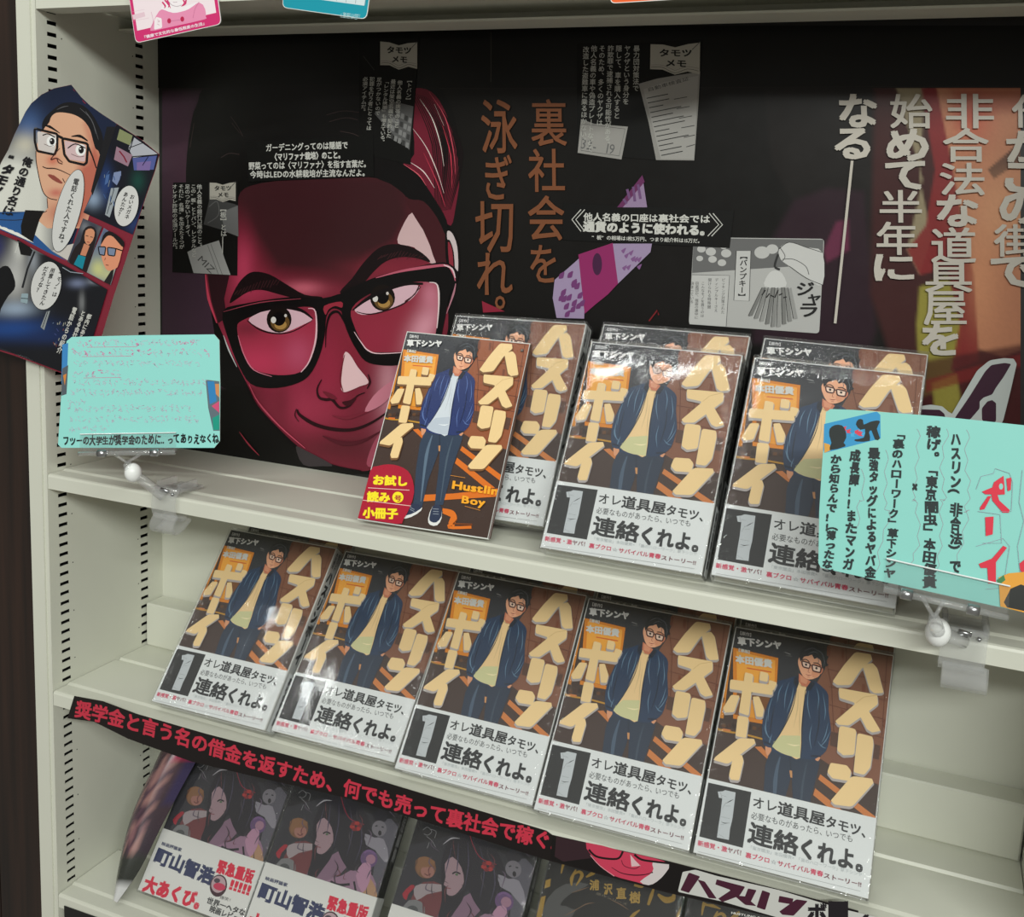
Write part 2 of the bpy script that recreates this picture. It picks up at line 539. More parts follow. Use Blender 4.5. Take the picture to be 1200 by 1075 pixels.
prof = [(0, -LIP), (0, -.0025), (.0007, -.0007), (.0025, 0), (.0172, 0), (.0205, .0014), (.0808, .0014), (.082, -.001), (.0864, -.001),
        (.0878, .0014), (.1505, .0014), (.1505, -.0012), (.0014, -.0012), (.0014, -.0132), (.022, -.0132), (.022, -LIP)]
b = MB(); b.prism_x(prof, 0.0008, XR - .0008)
b.box((.0008, .097, -LIP), (XR - .0008, .130, -.0125)); b.box((.0008, .1285, -.0125), (XR - .0008, .130, -.0012))
shelf_me = b.mesh('shelf_board', M_CREAM)
for z in (S0, S1, S2, S3):
    link('shelf_board', shelf_me, case, Matrix.Translation((0, 0, z)))
for z in (S2, S3):
    b = MB(); b.box((.0012, .1247, .0014), (XR - .0012, .1512, .0505), bev=.0016)
    b.obj('shelf_riser', M_CREAM, case, Matrix.Translation((0, 0, z)))

ZT, ZBm = ZO + .20, ZO - 1.12


def side_panel(mirror):
    s = -1 if mirror else 1
    b = MB()
    ys = [(0.0, .0122), (.0224, .1196), (.1298, .1532)]
    def q(y0, y1, z0, z1):
        b.add([(0, y0, z0), (0, y1, z0), (0, y1, z1), (0, y0, z1)], [(0, 1, 2, 3)])
    for y0, y1 in ys: q(y0, y1, ZBm, ZT)
    for y0, y1 in ((.0122, .0224), (.1196, .1298)):
        zp = ZBm
        for i in range(104, -12, -1):
            zc = ZO - i * PITCH
            q(y0, y1, zp, zc - .0018)
            # slot walls give the sheet metal its thickness
            for a, c in (((0, y0, zc - .0018), (0, y1, zc - .0018)), ((0, y1, zc + .0018), (0, y0, zc + .0018))):
                b.add([a, c, (-.0012, c[1], c[2]), (-.0012, a[1], a[2])], [(0, 1, 2, 3)])
            zp = zc + .0018
        q(y0, y1, zp, ZT)
    # rest of the hollow upright
    b.add([(0, 0, ZBm), (-.0215, 0, ZBm), (-.0215, .1532, ZBm), (0, .1532, ZBm), (0, 0, ZT), (-.0215, 0, ZT), (-.0215, .1532, ZT), (0, .1532, ZT)],
          [(0, 4, 5, 1), (1, 5, 6, 2), (2, 6, 7, 3), (0, 1, 2, 3), (4, 7, 6, 5)])
    b.box((-.0215, -.0016, ZBm), (-.0052, -.0001, ZT))
    if mirror:
        b.v = [(XR - x, y, z) for x, y, z in b.v]
    b.obj('side_panel', M_CREAM, case)
    k = MB(); k.box((-.0075, .008, ZBm), (-.0062, .135, ZT))  # black sheet standing in for the shade inside the hollow upright
    if mirror: k.v = [(XR - x, y, z) for x, y, z in k.v]
    k.obj('slot_shade_sheet', M_DARKHOLE, case)
    h = MB()  # flat black discs on the panel, painting the dark of small holes
    for i in range(-9, 105):
        if i % 5 == 1:
            for y in (.0282, .1158):
                z = ZO - i * PITCH - .0016
                h.add([(.00006, y + .0007 * math.cos(a), z + .0007 * math.sin(a)) for a in np.linspace(0, 2 * math.pi, 9)[:-1]], [tuple(range(8))])
    if mirror: h.v = [(XR - x, y, z) for x, y, z in h.v]
    tag(h.obj('pin_hole_shade_disc', M_DARKHOLE, case), kind='stuff')


side_panel(False); side_panel(True)
b = MB(); b.box((0, .1523, ZBm), (XR, .1540, ZT)); b.obj('back_panel', M_CREAM, case)
b = MB()
for z in (S0 - .0135,):
    b.box((.006, .004, z), (.020, .012, z + .003)); b.box((.030, .006, z + .001), (.046, .009, z + .0025))
b.obj('shelf_bracket', M_METAL, case)

# dark walnut panelling beside the bay, in vertical boards
wall = empty('wall_left', Matrix.Translation((-.2, .02, 0)))
tag(wall, kind='structure')
for i in range(7):
    w = .0705
    b = MB(); x1 = -.0262 - i * .072 + .2
    b.box((x1 - w, -.008, ZBm), (x1, .02, ZT + .2), bev=.0012)
    b.obj('board', M_WOOD, wall)
b = MB(); b.box((-.36, .0005, ZBm), (.176, .03, ZT + .2)); b.obj('backing', M_BLACK, wall)

# ------------------------------------------------------------------ the big poster on the back panel
PP = Plane((0, .1508, 0))
post = sheet([(.0008, -.4190), (XR - .0008, -.4190), (XR - .0008, .0150), (.0008, .0150)], .0008, 'display_poster', M_BLACK, None, PP.M)
tag(post, 'wide black and crimson comic poster with a bespectacled face covering the back panel', 'poster')
Z1, Z2, Z3, Z6 = (180, 100, 3.158), (540, 100, 3.529), (860, 90, 2.756), (220, 260, 3.529)
A = Art(PP, (0, 0, 1), gain=1.0, base=.00002)


def zz(z, pts): return [(z[0] + x / z[2], z[1] + y / z[2]) for x, y in pts]


face = smooth(zz(Z1, [(285, 700), (300, 560), (312, 420), (360, 372), (500, 350), (700, 338), (830, 345), (905, 385), (945, 430), (1010, 560), (1075, 660),
                      (1082, 760), (1090, 900), (1050, 1060)]) + zz(Z6, [(1000, 700), (950, 820), (870, 940), (770, 1020), (700, 1030), (600, 1005), (480, 950), (380, 860), (290, 760), (243, 665), (170, 520), (110, 380), (72, 230), (95, 215)]), 3)
ops = [
    ('p', zz(Z1, [(300, 400), (500, 330), (900, 340), (960, 480), (900, 590), (800, 640), (740, 730), (600, 700), (450, 690), (360, 560)]), (56, 27, 31), 22, .96), ('b', 400, 250, 70, 60, (56, 27, 31), .7), ('b', 325, 225, 40, 24, (56, 27, 31), .7),
    ('p', zz(Z1, [(240, 300), (1100, 300), (1100, 470), (700, 470), (420, 450), (240, 520)]), (60, 27, 32), 46, .95), ('b', 284, 312, 13, 34, (196, 66, 98), .7), ('b', 300, 340, 26, 16, (190, 60, 92), .5),
    ('b', 355, 338, 22, 8, (232, 120, 140), .55),
    ('b', 300, 410, 46, 30, (196, 58, 92), .55), ('b', 330, 440, 30, 30, (178, 52, 84), .5),
    ('b', 385, 430, 22, 50, (170, 48, 76), .5), ('b', 420, 395, 30, 40, (140, 40, 58), .6),
    ('b', 350, 480, 40, 28, (186, 62, 92), .5), ('b', 400, 525, 60, 16, (90, 32, 42), .8), ('b', 330, 470, 12, 40, (120, 38, 54), .6),
    ('b', 470, 480, 26, 60, (205, 120, 140), .7), ('b', 455, 450, 12, 40, (226, 170, 182), .5),
    ('b', 505, 340, 14, 30, (150, 50, 66), .5), ('b', 450, 315, 50, 12, (136, 42, 58), .6),
]
# background print: purple haze left, deep warm black, city scene right
rp = [('p', zz(Z1, [(-40, 20), (180, 20), (150, 100), (125, 250), (140, 400), (170, 560), (190, 700), (225, 830), (260, 950), (262, 1120), (-40, 1120)]), (62, 42, 56), 5, 1.0),
      ('b', 215, 190, 26, 60, (72, 44, 58), .5),
      ('p', zz(Z3, [(100, 40), (470, 40), (470, 1100), (200, 1100), (190, 400), (120, 280)]), (26, 23, 22), 6, .9),
      ('p', zz(Z3, [(195, 400), (300, 360), (420, 370), (460, 820), (420, 920), (60, 860), (80, 600)]), (44, 26, 36), 8, .9),
      ('p', zz(Z3, [(455, 36), (960, 36), (960, 1200), (600, 1200), (440, 700)]), (62, 30, 30), 8, 1),
      ('p', zz(Z3, [(525, 36), (615, 36), (600, 330), (640, 520), (600, 640), (560, 560), (610, 330)]), (150, 138, 110), 3, .9),
      ('p', zz(Z3, [(600, 680), (690, 640), (740, 800), (730, 900), (690, 1000), (600, 1040), (590, 800)]), (150, 142, 62), 4, .9),
      ('p', zz(Z3, [(605, 36), (690, 36), (700, 200), (760, 420), (790, 700), (790, 920), (700, 950), (730, 800), (690, 620), (600, 640), (560, 560), (620, 480), (650, 300)]), (128, 38, 40), 3, .95),
      ('p', zz(Z3, [(655, 36), (960, 36), (960, 870), (870, 905), (790, 880), (775, 640), (740, 480), (700, 260)]), (182, 122, 92), 3, 1),
      ('p', zz(Z3, [(700, 36), (960, 36), (960, 120), (860, 110), (720, 160)]), (160, 84, 62), 12, .7),
      ('p', zz(Z3, [(820, 300), (960, 180), (960, 250), (840, 330)]), (70, 40, 34), 2, 1),
      ('b', 1140, 140, 22, 30, (190, 60, 50), .5), ('b', 1180, 250, 40, 50, (214, 160, 120), .6), ('b', 1150, 330, 20, 60, (214, 150, 108), .4),
      ('p', zz(Z3, [(600, 920), (960, 860), (960, 1130), (600, 1130)]), (70, 26, 28), 6, .8),
      ('p', zz(Z3, [(640, 990), (720, 960), (740, 1090), (650, 1100)]), (150, 142, 62), 4, .8),
      ('p', zz(Z3, [(330, 470), (370, 460), (372, 560), (300, 600), (290, 560)]), (120, 50, 80), 4, .6),
      ('p', zz(Z3, [(620, 980), (950, 890), (950, 930), (620, 1020)]), (120, 34, 34), 3, .7),
      ('b', 600, 200, 60, 100, (32, 29, 27), .5), ('b', 760, 330, 90, 60, (24, 21, 21), .6)]
A.paint(190, 100, 1196, 556, 2.6, (17, 16, 15), rp, noise=.03)
A.rect(184, 30, 1226, 103, (9, 9, 8))
# clean dark band edge
A.line([(189, 104), (700, 103), (1220, 101)], .5, (34, 30, 28), 0)
A.line([(575.5, 38), (575.3, 96)], .7, (62, 60, 54), 0)
A.line([(575.3, 96), (578, 360)], .5, (26, 24, 23), 0)
# hair mass, faint lines
A.poly(zz(Z1, [(165, 60), (260, 5), (960, 0), (1080, 40), (1130, 200), (1130, 340), (1100, 520), (1080, 660), (1150, 900), (1150, 1100), (1020, 1100), (260, 1120), (230, 950), (190, 700), (145, 560), (120, 380), (130, 200)]), (14, 13, 13), sm=3)
for p in ([(285, 115), (310, 150), (330, 188)], [(290, 140), (318, 176)], [(250, 268), (280, 252), (318, 256)], [(640, 110), (700, 95), (760, 100)], [(650, 135), (710, 120), (755, 128)], [(690, 170), (740, 180), (770, 195)], [(150, 140), (135, 230)]):
    A.line(zz(Z1, p), .6, (64, 50, 50))
A.paint(236, 200, 532, 562, 2.2, (118, 36, 52), ops, noise=.02, clip=face)
# right side of the head: shaved side, swept hair, bright temple, ear
A.poly(zz(Z1, [(950, 20), (1010, 15), (1060, 60), (1105, 170), (1132, 330), (1118, 450), (1100, 520), (1060, 470), (990, 340), (925, 290), (965, 255), (955, 100)]), (112, 30, 48), sm=3)
rnd = random.Random(4)
for k in range(17):
    t = k / 16
    x0, y0 = 955 + 120 * t, 30 + 70 * t * t; x1, y1 = 1040 + 60 * t, 470 - 10 * t
    mx_, my_ = (x0 + x1) / 2 + 34 + 22 * t, (y0 + y1) / 2 - 30
    A.line(zz(Z1, [(x0, y0), (mx_, my_), (x1, y1)]), [.4, rnd.uniform(1.0, 2.6), .4], (20, 12, 14))
for p, c in (([(985, 50), (1030, 120), (1060, 210), (1075, 300)], (226, 214, 206)), ([(1020, 25), (1080, 120), (1110, 240), (1118, 330)], (206, 80, 96)), ([(960, 160), (1010, 230), (1050, 320), (1075, 400)], (222, 200, 196)), ([(950, 285), (1000, 320), (1040, 380)], (236, 214, 212)), ([(925, 292), (980, 330), (1010, 372)], (214, 96, 110)), ([(1070, 150), (1100, 260), (1105, 380)], (196, 60, 78)), ([(1040, 70), (1075, 150)], (210, 190, 180)), ([(1000, 250), (1050, 360), (1080, 450)], (190, 60, 80))):
    A.line(zz(Z1, p), [.3, 1.3, .3], c)
A.poly(zz(Z1, [(960, 470), (1000, 540), (1045, 655), (1010, 648), (965, 600), (905, 585), (918, 530)]), (208, 176, 178), sm=3)
A.poly(zz(Z1, [(930, 415), (1000, 430), (1050, 490), (1082, 560), (1082, 680), (1045, 655), (1012, 560), (975, 500)]), (66, 26, 32), sm=3)
A.poly(zz(Z1, [(812, 335), (900, 375), (945, 420), (1000, 430), (1050, 490), (1085, 560), (1085, 500), (1040, 420), (985, 345), (900, 285), (820, 290)]), (14, 12, 13), sm=3)
A.poly(zz(Z1, [(1082, 533), (1108, 540), (1130, 590), (1134, 690), (1118, 740), (1096, 700), (1082, 640)]), (12, 11, 12), sm=3)
A.poly(zz(Z1, [(1088, 540), (1106, 548), (1124, 596), (1128, 680), (1118, 700), (1112, 620), (1098, 575), (1088, 570)]), (206, 192, 194), sm=3)
A.poly(zz(Z1, [(1090, 580), (1106, 610), (1110, 690), (1096, 670)]), (140, 44, 58), sm=3)
# left temple sideburn and rim light
A.poly(zz(Z1, [(200, 700), (282, 700), (262, 790), (272, 860), (240, 880), (215, 800)]), (44, 20, 26), sm=0)
A.line(zz(Z1, [(193, 700), (205, 790), (235, 880)]), [1, 3.2, 1], (196, 66, 90))
# brows
A.poly(zz(Z1, [(282, 805), (305, 750), (335, 710), (372, 690), (430, 700), (490, 735), (560, 775), (622, 783), (620, 800), (540, 792), (470, 775), (400, 757), (350, 765), (310, 790)]), (24, 14, 16), sm=3)
A.poly(zz(Z1, [(690, 765), (735, 715), (775, 660), (830, 605), (885, 588), (950, 597), (1000, 625), (1025, 655), (975, 640), (915, 636), (860, 652), (815, 690), (775, 735), (720, 770)]), (24, 14, 16), sm=3)
for k in range(14):
    x = 300 + k * 12; A.line(zz(Z1, [(x, 775 - k * 3 + (k % 3) * 4), (x + 14, 745 - k * 3 + abs(7 - k) * 2)]), .5, (78, 40, 44), 0)
    x = 830 + k * 12; A.line(zz(Z1, [(x, 645 - (k % 3) * 5), (x + 16, 612 + abs(6 - k) * 3)]), .5, (78, 40, 44), 0)
# spectacles
Lo = [(145, 372), (240, 338), (420, 312), (560, 316), (640, 296), (650, 320), (648, 375), (625, 362), (598, 360), (575, 392), (568, 470), (545, 560), (500, 640), (430, 676), (340, 688), (262, 670), (215, 600), (175, 500)]
A.poly(zz(Z6, Lo), (13, 11, 12), sm=3)
Ro = [(636, 300), (700, 262), (800, 222), (930, 190), (1060, 168), (1118, 205), (1115, 250), (1085, 300), (1068, 390), (1052, 470), (1040, 560), (880, 592), (790, 592), (735, 575), (700, 530), (668, 470), (640, 385)]
A.poly(zz(Z6, Ro), (13, 11, 12), sm=3)
li = smooth(zz(Z6, [(206, 440), (228, 408), (310, 378), (420, 358), (505, 352), (532, 376), (530, 480), (500, 580), (465, 622), (400, 634), (330, 628), (272, 606), (228, 540)]), 3)
A.paint(272, 352, 375, 444, 2.2, (158, 48, 70), [('b', 300, 425, 40, 20, (205, 62, 98), .6), ('b', 350, 415, 18, 22, (186, 82, 112), .7), ('b', 330, 365, 40, 7, (70, 24, 34), .8), ('b', 290, 385, 20, 10, (96, 34, 46), .6)], clip=li)
ri = smooth(zz(Z6, [(676, 372), (715, 322), (800, 280), (930, 250), (1010, 252), (1036, 275), (1040, 350), (1030, 440), (1005, 520), (900, 536), (800, 540), (748, 532), (712, 480), (690, 430)]), 3)
A.paint(408, 326, 518, 416, 2.2, (142, 44, 62), [('b', 497, 385, 16, 34, (214, 150, 166), .9, 28), ('b', 505, 345, 12, 18, (206, 130, 150), .7), ('b', 430, 345, 30, 8, (70, 24, 34), .7), ('b', 440, 395, 24, 18, (150, 46, 68), .6)], clip=ri)
A.line(zz(Z6, [(500, 358), (530, 372), (532, 480), (505, 575), (470, 622)]), [.8, 2.2, 1], (222, 180, 190))
A.line(zz(Z6, [(690, 455), (720, 500), (748, 532), (800, 545), (960, 535)]), [.6, 1.6, .6], (226, 190, 198))
A.line(zz(Z6, [(1000, 250), (1034, 262), (1040, 340), (1032, 440)]), [.6, 2.2, 1], (226, 206, 208))
A.line(zz(Z6, [(210, 470), (235, 550), (275, 612), (350, 640)]), [.6, 1.4, .6], (206, 120, 140))
A.line(zz(Z6, [(780, 232), (880, 205), (1000, 186), (1075, 182), (1100, 215), (1108, 245)]), [.8, 3.6, 2.4, 1], (186, 92, 112))
A.line(zz(Z6, [(1060, 178), (1095, 195), (1108, 232)]), [1, 2, 1], (226, 200, 206))
A.line(zz(Z6, [(150, 372), (300, 334), (470, 318)]), [.5, 1.2, .5], (150, 60, 76))
A.line(zz(Z6, [(150, 470), (172, 530), (205, 600)]), [.6, 1.8, .6], (190, 190, 190))
A.line(zz(Z6, [(1072, 380), (1100, 300), (1110, 255)]), [.6, 2.4, .8], (176, 120, 134))
A.poly(zz(Z6, [(566, 348), (636, 330), (640, 355), (612, 348), (585, 362), (572, 385)]), (150, 44, 60), sm=3)
A.line(zz(Z6, [(572, 520), (575, 440), (590, 385), (622, 372), (648, 410), (690, 500)]), [.6, 3.2, 1], (16, 10, 12))
# eyes
def eye(pts, ix, iy, hl, h2):
    A.poly(zz(Z6, pts), (214, 176, 188), sm=3)
    A.ell(*zz(Z6, [(ix, iy)])[0], 14.6, 15.4, (22, 15, 12))
    A.ell(*zz(Z6, [(ix + 4, iy + 12)])[0], 11.2, 10.2, (98, 72, 38))
    A.ell(*zz(Z6, [(ix + 6, iy + 22)])[0], 7.2, 5.4, (168, 130, 72))
    A.ell(*zz(Z6, [(ix, iy - 3)])[0], 7.4, 8.2, (10, 7, 8))
    A.ell(*zz(Z6, [hl])[0], 3.1, 3.8, (214, 210, 206)); A.ell(*zz(Z6, [h2])[0], 1.6, 1.9, (206, 200, 196))
eye([(254, 408), (290, 380), (345, 362), (420, 360), (480, 375), (518, 402), (480, 425), (420, 452), (370, 460), (310, 445)], 380, 404, (357, 406), (407, 388))
A.line(zz(Z6, [(240, 398), (300, 368), (390, 352), (470, 366), (520, 402)]), [2, 4.2, 4.5, 1.4], (18, 12, 14))
A.line(zz(Z6, [(248, 408), (300, 446), (370, 462), (440, 452), (516, 408)]), [1, 2, 1.4, .6], (40, 16, 20))
eye([(692, 362), (730, 335), (800, 300), (880, 268), (950, 262), (958, 282), (920, 325), (860, 352), (790, 378), (720, 384)], 808, 314, (778, 318), (828, 296))
A.line(zz(Z6, [(684, 366), (740, 322), (820, 282), (900, 258), (975, 256)]), [1.4, 4.6, 4.2, 2.4], (18, 12, 14))
A.line(zz(Z6, [(700, 372), (760, 382), (850, 358), (910, 328), (966, 268)]), [.8, 1.6, 1.6, .8], (40, 16, 20))
A.line(zz(Z6, [(960, 262), (940, 300), (900, 330)]), 1.4, (60, 22, 30))
# nose
A.poly(zz(Z6, [(648, 548), (672, 548), (705, 600), (742, 645), (748, 668), (715, 680), (668, 700), (645, 702), (636, 672)]), (226, 190, 194), sm=3)
A.line(zz(Z6, [(652, 548), (640, 600), (634, 660), (645, 700)]), [.6, 2.2, 1], (112, 32, 46))
A.line(zz(Z6, [(556, 652), (538, 690), (546, 726), (575, 735), (600, 735), (632, 768), (672, 760), (700, 722), (735, 706)]), [1, 3, 3.6, 2.2, 1], (44, 14, 20))
A.line(zz(Z6, [(748, 630), (756, 662), (744, 690)]), [1, 2.4, 1], (44, 14, 20))
A.poly(zz(Z6, [(640, 745), (672, 738), (700, 722), (690, 745), (662, 762)]), (60, 18, 26), sm=3)
A.poly(zz(Z6, [(560, 700), (600, 712), (620, 732), (590, 730)]), (110, 34, 48), sm=3)
# mouth, chin
A.line(zz(Z6, [(455, 776), (468, 800), (530, 838), (610, 858), (690, 858), (770, 826), (850, 770)]), [2, 4.2, 4.2, 3.2, 1.6], (40, 12, 18))
A.line(zz(Z6, [(452, 772), (446, 800), (462, 826)]), [.8, 1.6, .8], (70, 22, 32))
A.line(zz(Z6, [(560, 885), (640, 915), (720, 908), (800, 866)]), [1, 5.2, 4, 1], (84, 26, 38))
A.line(zz(Z6, [(600, 800), (650, 812), (700, 802), (760, 780)]), [.8, 3.8, .8], (120, 38, 54))
A.poly(zz(Z6, [(735, 785), (770, 720), (830, 668), (872, 650), (850, 710), (800, 760)]), (206, 128, 146), sm=3)
A.poly(zz(Z6, [(742, 1000), (765, 925), (800, 870), (830, 850), (800, 940), (770, 1010)]), (170, 80, 100), sm=3)
A.line(zz(Z6, [(240, 662), (285, 758), (378, 862), (480, 952), (600, 1008), (720, 1032)]), [2, 3.6, 3.6, 2.4], (14, 10, 11))
A.line(zz(Z6, [(256, 672), (296, 748), (384, 846), (488, 936)]), [.6, 2.2, .6], (206, 84, 108))
A.line(zz(Z6, [(216, 868), (255, 920), (298, 966)]), [.5, 1.8, .6], (170, 60, 76))
A.poly(zz(Z6, [(450, 930), (490, 945), (600, 1004), (560, 1010), (480, 1004)]), (60, 54, 56), sm=3)
# banknotes
for p, c in (([(752, 372), (772, 505), (648, 505)], (150, 128, 160)), ([(752, 372), (762, 400), (672, 505), (648, 505)], (104, 50, 92)),
             ([(390, 805), (470, 735), (520, 690), (512, 965), (398, 962), (382, 880)], (158, 140, 172)), ([(620, 655), (792, 655), (786, 690), (650, 822), (630, 740)], (158, 140, 172)),
             ([(488, 700), (630, 652), (652, 820), (610, 865), (560, 905), (514, 945), (500, 820)], (142, 44, 98))):
    A.poly(zz(Z2, p), c)
A.ell(*zz(Z2, [(566, 740)])[0], 5.6, 13, (70, 34, 66))
for k in range(16):
    x, y = rnd.uniform(400, 500), rnd.uniform(770, 940); A.poly(zz(Z2, rounded([(x, y), (x + 22, y - 12), (x + 16, y + 18), (x - 4, y + 20)])), (112, 60, 112))
    x, y = rnd.uniform(660, 740), rnd.uniform(680, 760) ; A.poly(zz(Z2, rounded([(x, y), (x + 24, y - 14), (x + 12, y + 14)])), (128, 88, 136)) if k < 9 else None
for p in ([(690, 430), (700, 470)], [(715, 420), (722, 480)], [(735, 410), (745, 470)], [(675, 470), (688, 490)]):
    A.line(zz(Z2, p), 3, (112, 80, 122), 0)
A.line(zz(Z2, [(780, 975), (815, 930), (820, 950)]), 1.6, (120, 34, 40), 0)
A.poly(zz(Z2, [(90, 892), (185, 935), (95, 940)]), (140, 38, 58))
# gold brush lettering
G1 = (124, 76, 50)
for ch, *bx in (('裏', 296, 60, 440, 250), ('社', 284, 265, 432, 440), ('会', 283, 458, 430, 640), ('を', 292, 662, 396, 815)):
    q = zz(Z2, [(bx[0], bx[1]), (bx[2], bx[3])]); A.gbox(ch, *q[0], *q[1], G1, .009, sk=-.6)
for ch, *bx in (('泳', 90, 62, 236, 280), ('ぎ', 106, 290, 214, 472), ('切', 66, 482, 220, 690), ('れ', 72, 695, 216, 865), ('。', 146, 872, 186, 925)):
    q = zz(Z2, [(bx[0], bx[1]), (bx[2], bx[3])]); A.gbox(ch, *q[0], *q[1], G1, .009, sk=-.6)
# white lettering right
WT = (190, 184, 174)
for ch, *bx in (('な', 345, 60, 460, 162), ('る', 330, 170, 438, 264), ('始', 508, 58, 640, 166), ('め', 498, 172, 626, 270), ('て', 494, 276, 614, 362), ('半', 474, 368, 606, 470), ('年', 464, 470, 592, 574), ('に', 458, 576, 578, 656),
                ('非', 688, 58, 838, 166), ('合', 678, 168, 822, 274), ('法', 668, 280, 808, 382), ('な', 660, 384, 786, 482), ('道', 640, 488, 780, 600), ('具', 620, 600, 768, 694), ('屋', 616, 694, 750, 800), ('を', 612, 800, 722, 896),
                ('俺', 900, 60, 1040, 164), ('が', 884, 172, 1015, 274), ('こ', 880, 282, 1000, 372), ('の', 862, 376, 985, 472), ('街', 842, 478, 980, 580), ('で', 834, 584, 965, 676)):
    q = zz(Z3, [(bx[0], bx[1]), (bx[2], bx[3])])
    if q[0][0] < 1222: A.gbox(ch, *q[0], *q[1], WT, .03 if ch in 'なるめてにをがこので' else .014, sk=-.5)
A.line(zz(Z3, [(383, 272), (356, 530), (328, 796)]), 3.2, WT, 0)
# logo strokes at the lower right
Z5 = (960, 380, 4.886)
A.poly(zz(Z5, [(560, 470), (640, 458), (705, 468), (738, 498), (760, 510), (905, 262), (975, 205), (1060, 192), (1112, 196), (1130, 226), (1090, 400), (1046, 575), (560, 560)]), (188, 194, 192), sm=0, rd=.18)
for p in ([(560, 484), (690, 488), (716, 510), (730, 560), (560, 560)], [(772, 540), (855, 420), (950, 268), (985, 232), (1060, 220), (1098, 226), (1055, 300), (1012, 360), (990, 400), (940, 418), (918, 440), (918, 480), (860, 548)], [(930, 480), (962, 440), (990, 432), (1012, 450), (1012, 560), (932, 552)]):
    A.poly(zz(Z5, p), (62, 36, 52), rd=.2)
A.obj('poster_print', M_PRINT, post)


# ------------------------------------------------------------------ photocopied slips stuck on the poster
def slip(name, label, outline, y, col, tilt=0):
    pl = Plane((.3, y, -.1))
    m = sheet(pl.uv(outline), .0003, name, M_BLACK if sum(col) < 200 else M_PAPER, None, pl.M)
    tag(m, label, 'paper slip', 'paper slips pasted on the poster')
    a = Art(pl, (0, 0, 1), base=.00001); a.poly(outline, col)
    return m, a


K = (9, 9, 8)
def icon(a, q, c=(168, 164, 154)):
    """open notebook; q = four px corners tl tr br bl"""
    tl, tr, br, bl = [np.array(p, float) for p in q]
    f = lambda u, v: tuple((tl * (1 - u) + tr * u) * (1 - v) + (bl * (1 - u) + br * u) * v)
    a.poly([f(0, 0), f(.25, .02), f(.5, .12), f(.75, .02), f(1, -.02), f(1, .96), f(.76, .9), f(.5, 1.04), f(.25, .9), f(0, .92)], c)
    a.line([f(.02, .84), f(.25, .82), f(.5, .98), f(.75, .82), f(.98, .86)], .5, (60, 60, 60))
    a.line([f(.02, .76), f(.25, .75), f(.5, .9)], .4, (110, 110, 108)); a.line([f(.5, .9), f(.75, .75), f(.98, .78)], .4, (110, 110, 108))
    a.line([f(.84, .2), f(1.0, -.04)], .9, (90, 90, 88), 0)
    h = abs(bl[1] - tl[1]) * .3
    a.htext('タモツ', f(.17, .42), f(.85, .4), h, (30, 30, 30), .03); a.htext('メモ', f(.3, .76), f(.74, .75), h, (30, 30, 30), .03)


# slip with the keyboard drawing
m, a = slip('paper_slip', 'black slip with a keypad drawing and columns of text above the swept hair', [(421, 47), (491, 44), (486, 120), (481, 193), (440, 184), (421, 150)], .1502, K)
Z = (280, 0, 3.53); a.poly(zz(Z, [(560, 470), (640, 420), (722, 440), (705, 620), (640, 560)]), (92, 92, 92))
for i in range(5):
    for j in range(4):
        x, y = 640 + i * 16 - j * 4, 450 + j * 34 + i * 9
        a.poly(zz(Z, [(x, y), (x + 12, y + 4), (x + 9, y + 26), (x - 4, y + 20)]), (128, 128, 128) if (i + j) % 3 else (60, 60, 60))
a.line(zz(Z, [(515, 232), (560, 290)]), .6, (60, 60, 58), 0)
icon(a, zz(Z, [(585, 172), (738, 178), (738, 290), (585, 278)]))
for t, x, y0, y1, x2 in (('【トバン】', 708, 322, 425, 700), ('他人名義の携帯のこと', 668, 332, 530, 652), ('最近は架空名義で契約した', 640, 328, 572, 620), ('「レンタル携帯」も増えている。', 612, 330, 595, 594), ('足がつかないので', 582, 320, 478, 574), ('犯罪を行う者にとっては', 553, 318, 540, 538), ('必須アイテムだ。', 525, 318, 470, 515)):
    q = zz(Z, [(x, y0), (x2, y1)]); a.vtext(t, q[0], q[1], 6.2, (176, 176, 170), .012)
a.obj('slip_print', M_MATTE, m)

m, a = slip('paper_slip', 'black caption slip with four lines of white text across the forehead', [(289, 166), (437, 159), (438, 207), (291, 213)], .1498, K)
Z = Z1
for t, x0, y0, x1, y1, bd in (('ガーデニングってのは隠語で', 415, 243, 720, 232, .02), ('〈マリファナ栽培〉のこと。', 437, 277, 704, 268, .035), ('野菜ってのは〈マリファナ〉を指す言葉だ。', 352, 310, 800, 301, .02), ('今時はLEDの水耕栽培が主流なんだよ。', 357, 342, 797, 334, .02)):
    q = zz(Z, [(x0, y0), (x1, y1)]); a.htext(t, q[0], q[1], 9.4, (206, 206, 200), bd)
a.obj('slip_print', M_MATTE, m)

m, a = slip('paper_slip', 'black slip with bank card drawings at the left temple of the face', [(203, 214), (279, 213), (278, 323), (202, 319)], .1501, K)
a.poly(zz(Z, [(205, 360), (215, 380), (222, 420), (300, 440), (312, 445), (314, 560), (270, 540), (185, 515), (205, 430)]), (62, 62, 62))
a.poly(zz(Z, [(250, 470), (312, 445), (314, 560), (262, 540)]), (104, 104, 104)); a.line(zz(Z, [(205, 450), (235, 430), (240, 480), (200, 510)]), .8, (98, 98, 98))
a.poly(zz(Z, [(125, 617), (160, 600), (242, 574), (262, 640), (285, 702), (148, 695)]), (150, 150, 148))
a.line(zz(Z, [(200, 592), (240, 700)]), .6, (90, 90, 90), 0); a.line(zz(Z, [(212, 588), (254, 700)]), .6, (90, 90, 90), 0)
a.htext('MIZ', zz(Z, [(160, 645)])[0], zz(Z, [(215, 700)])[0], 11, (70, 70, 70), .0)
icon(a, zz(Z, [(208, 360), (304, 360), (304, 432), (208, 428)]))
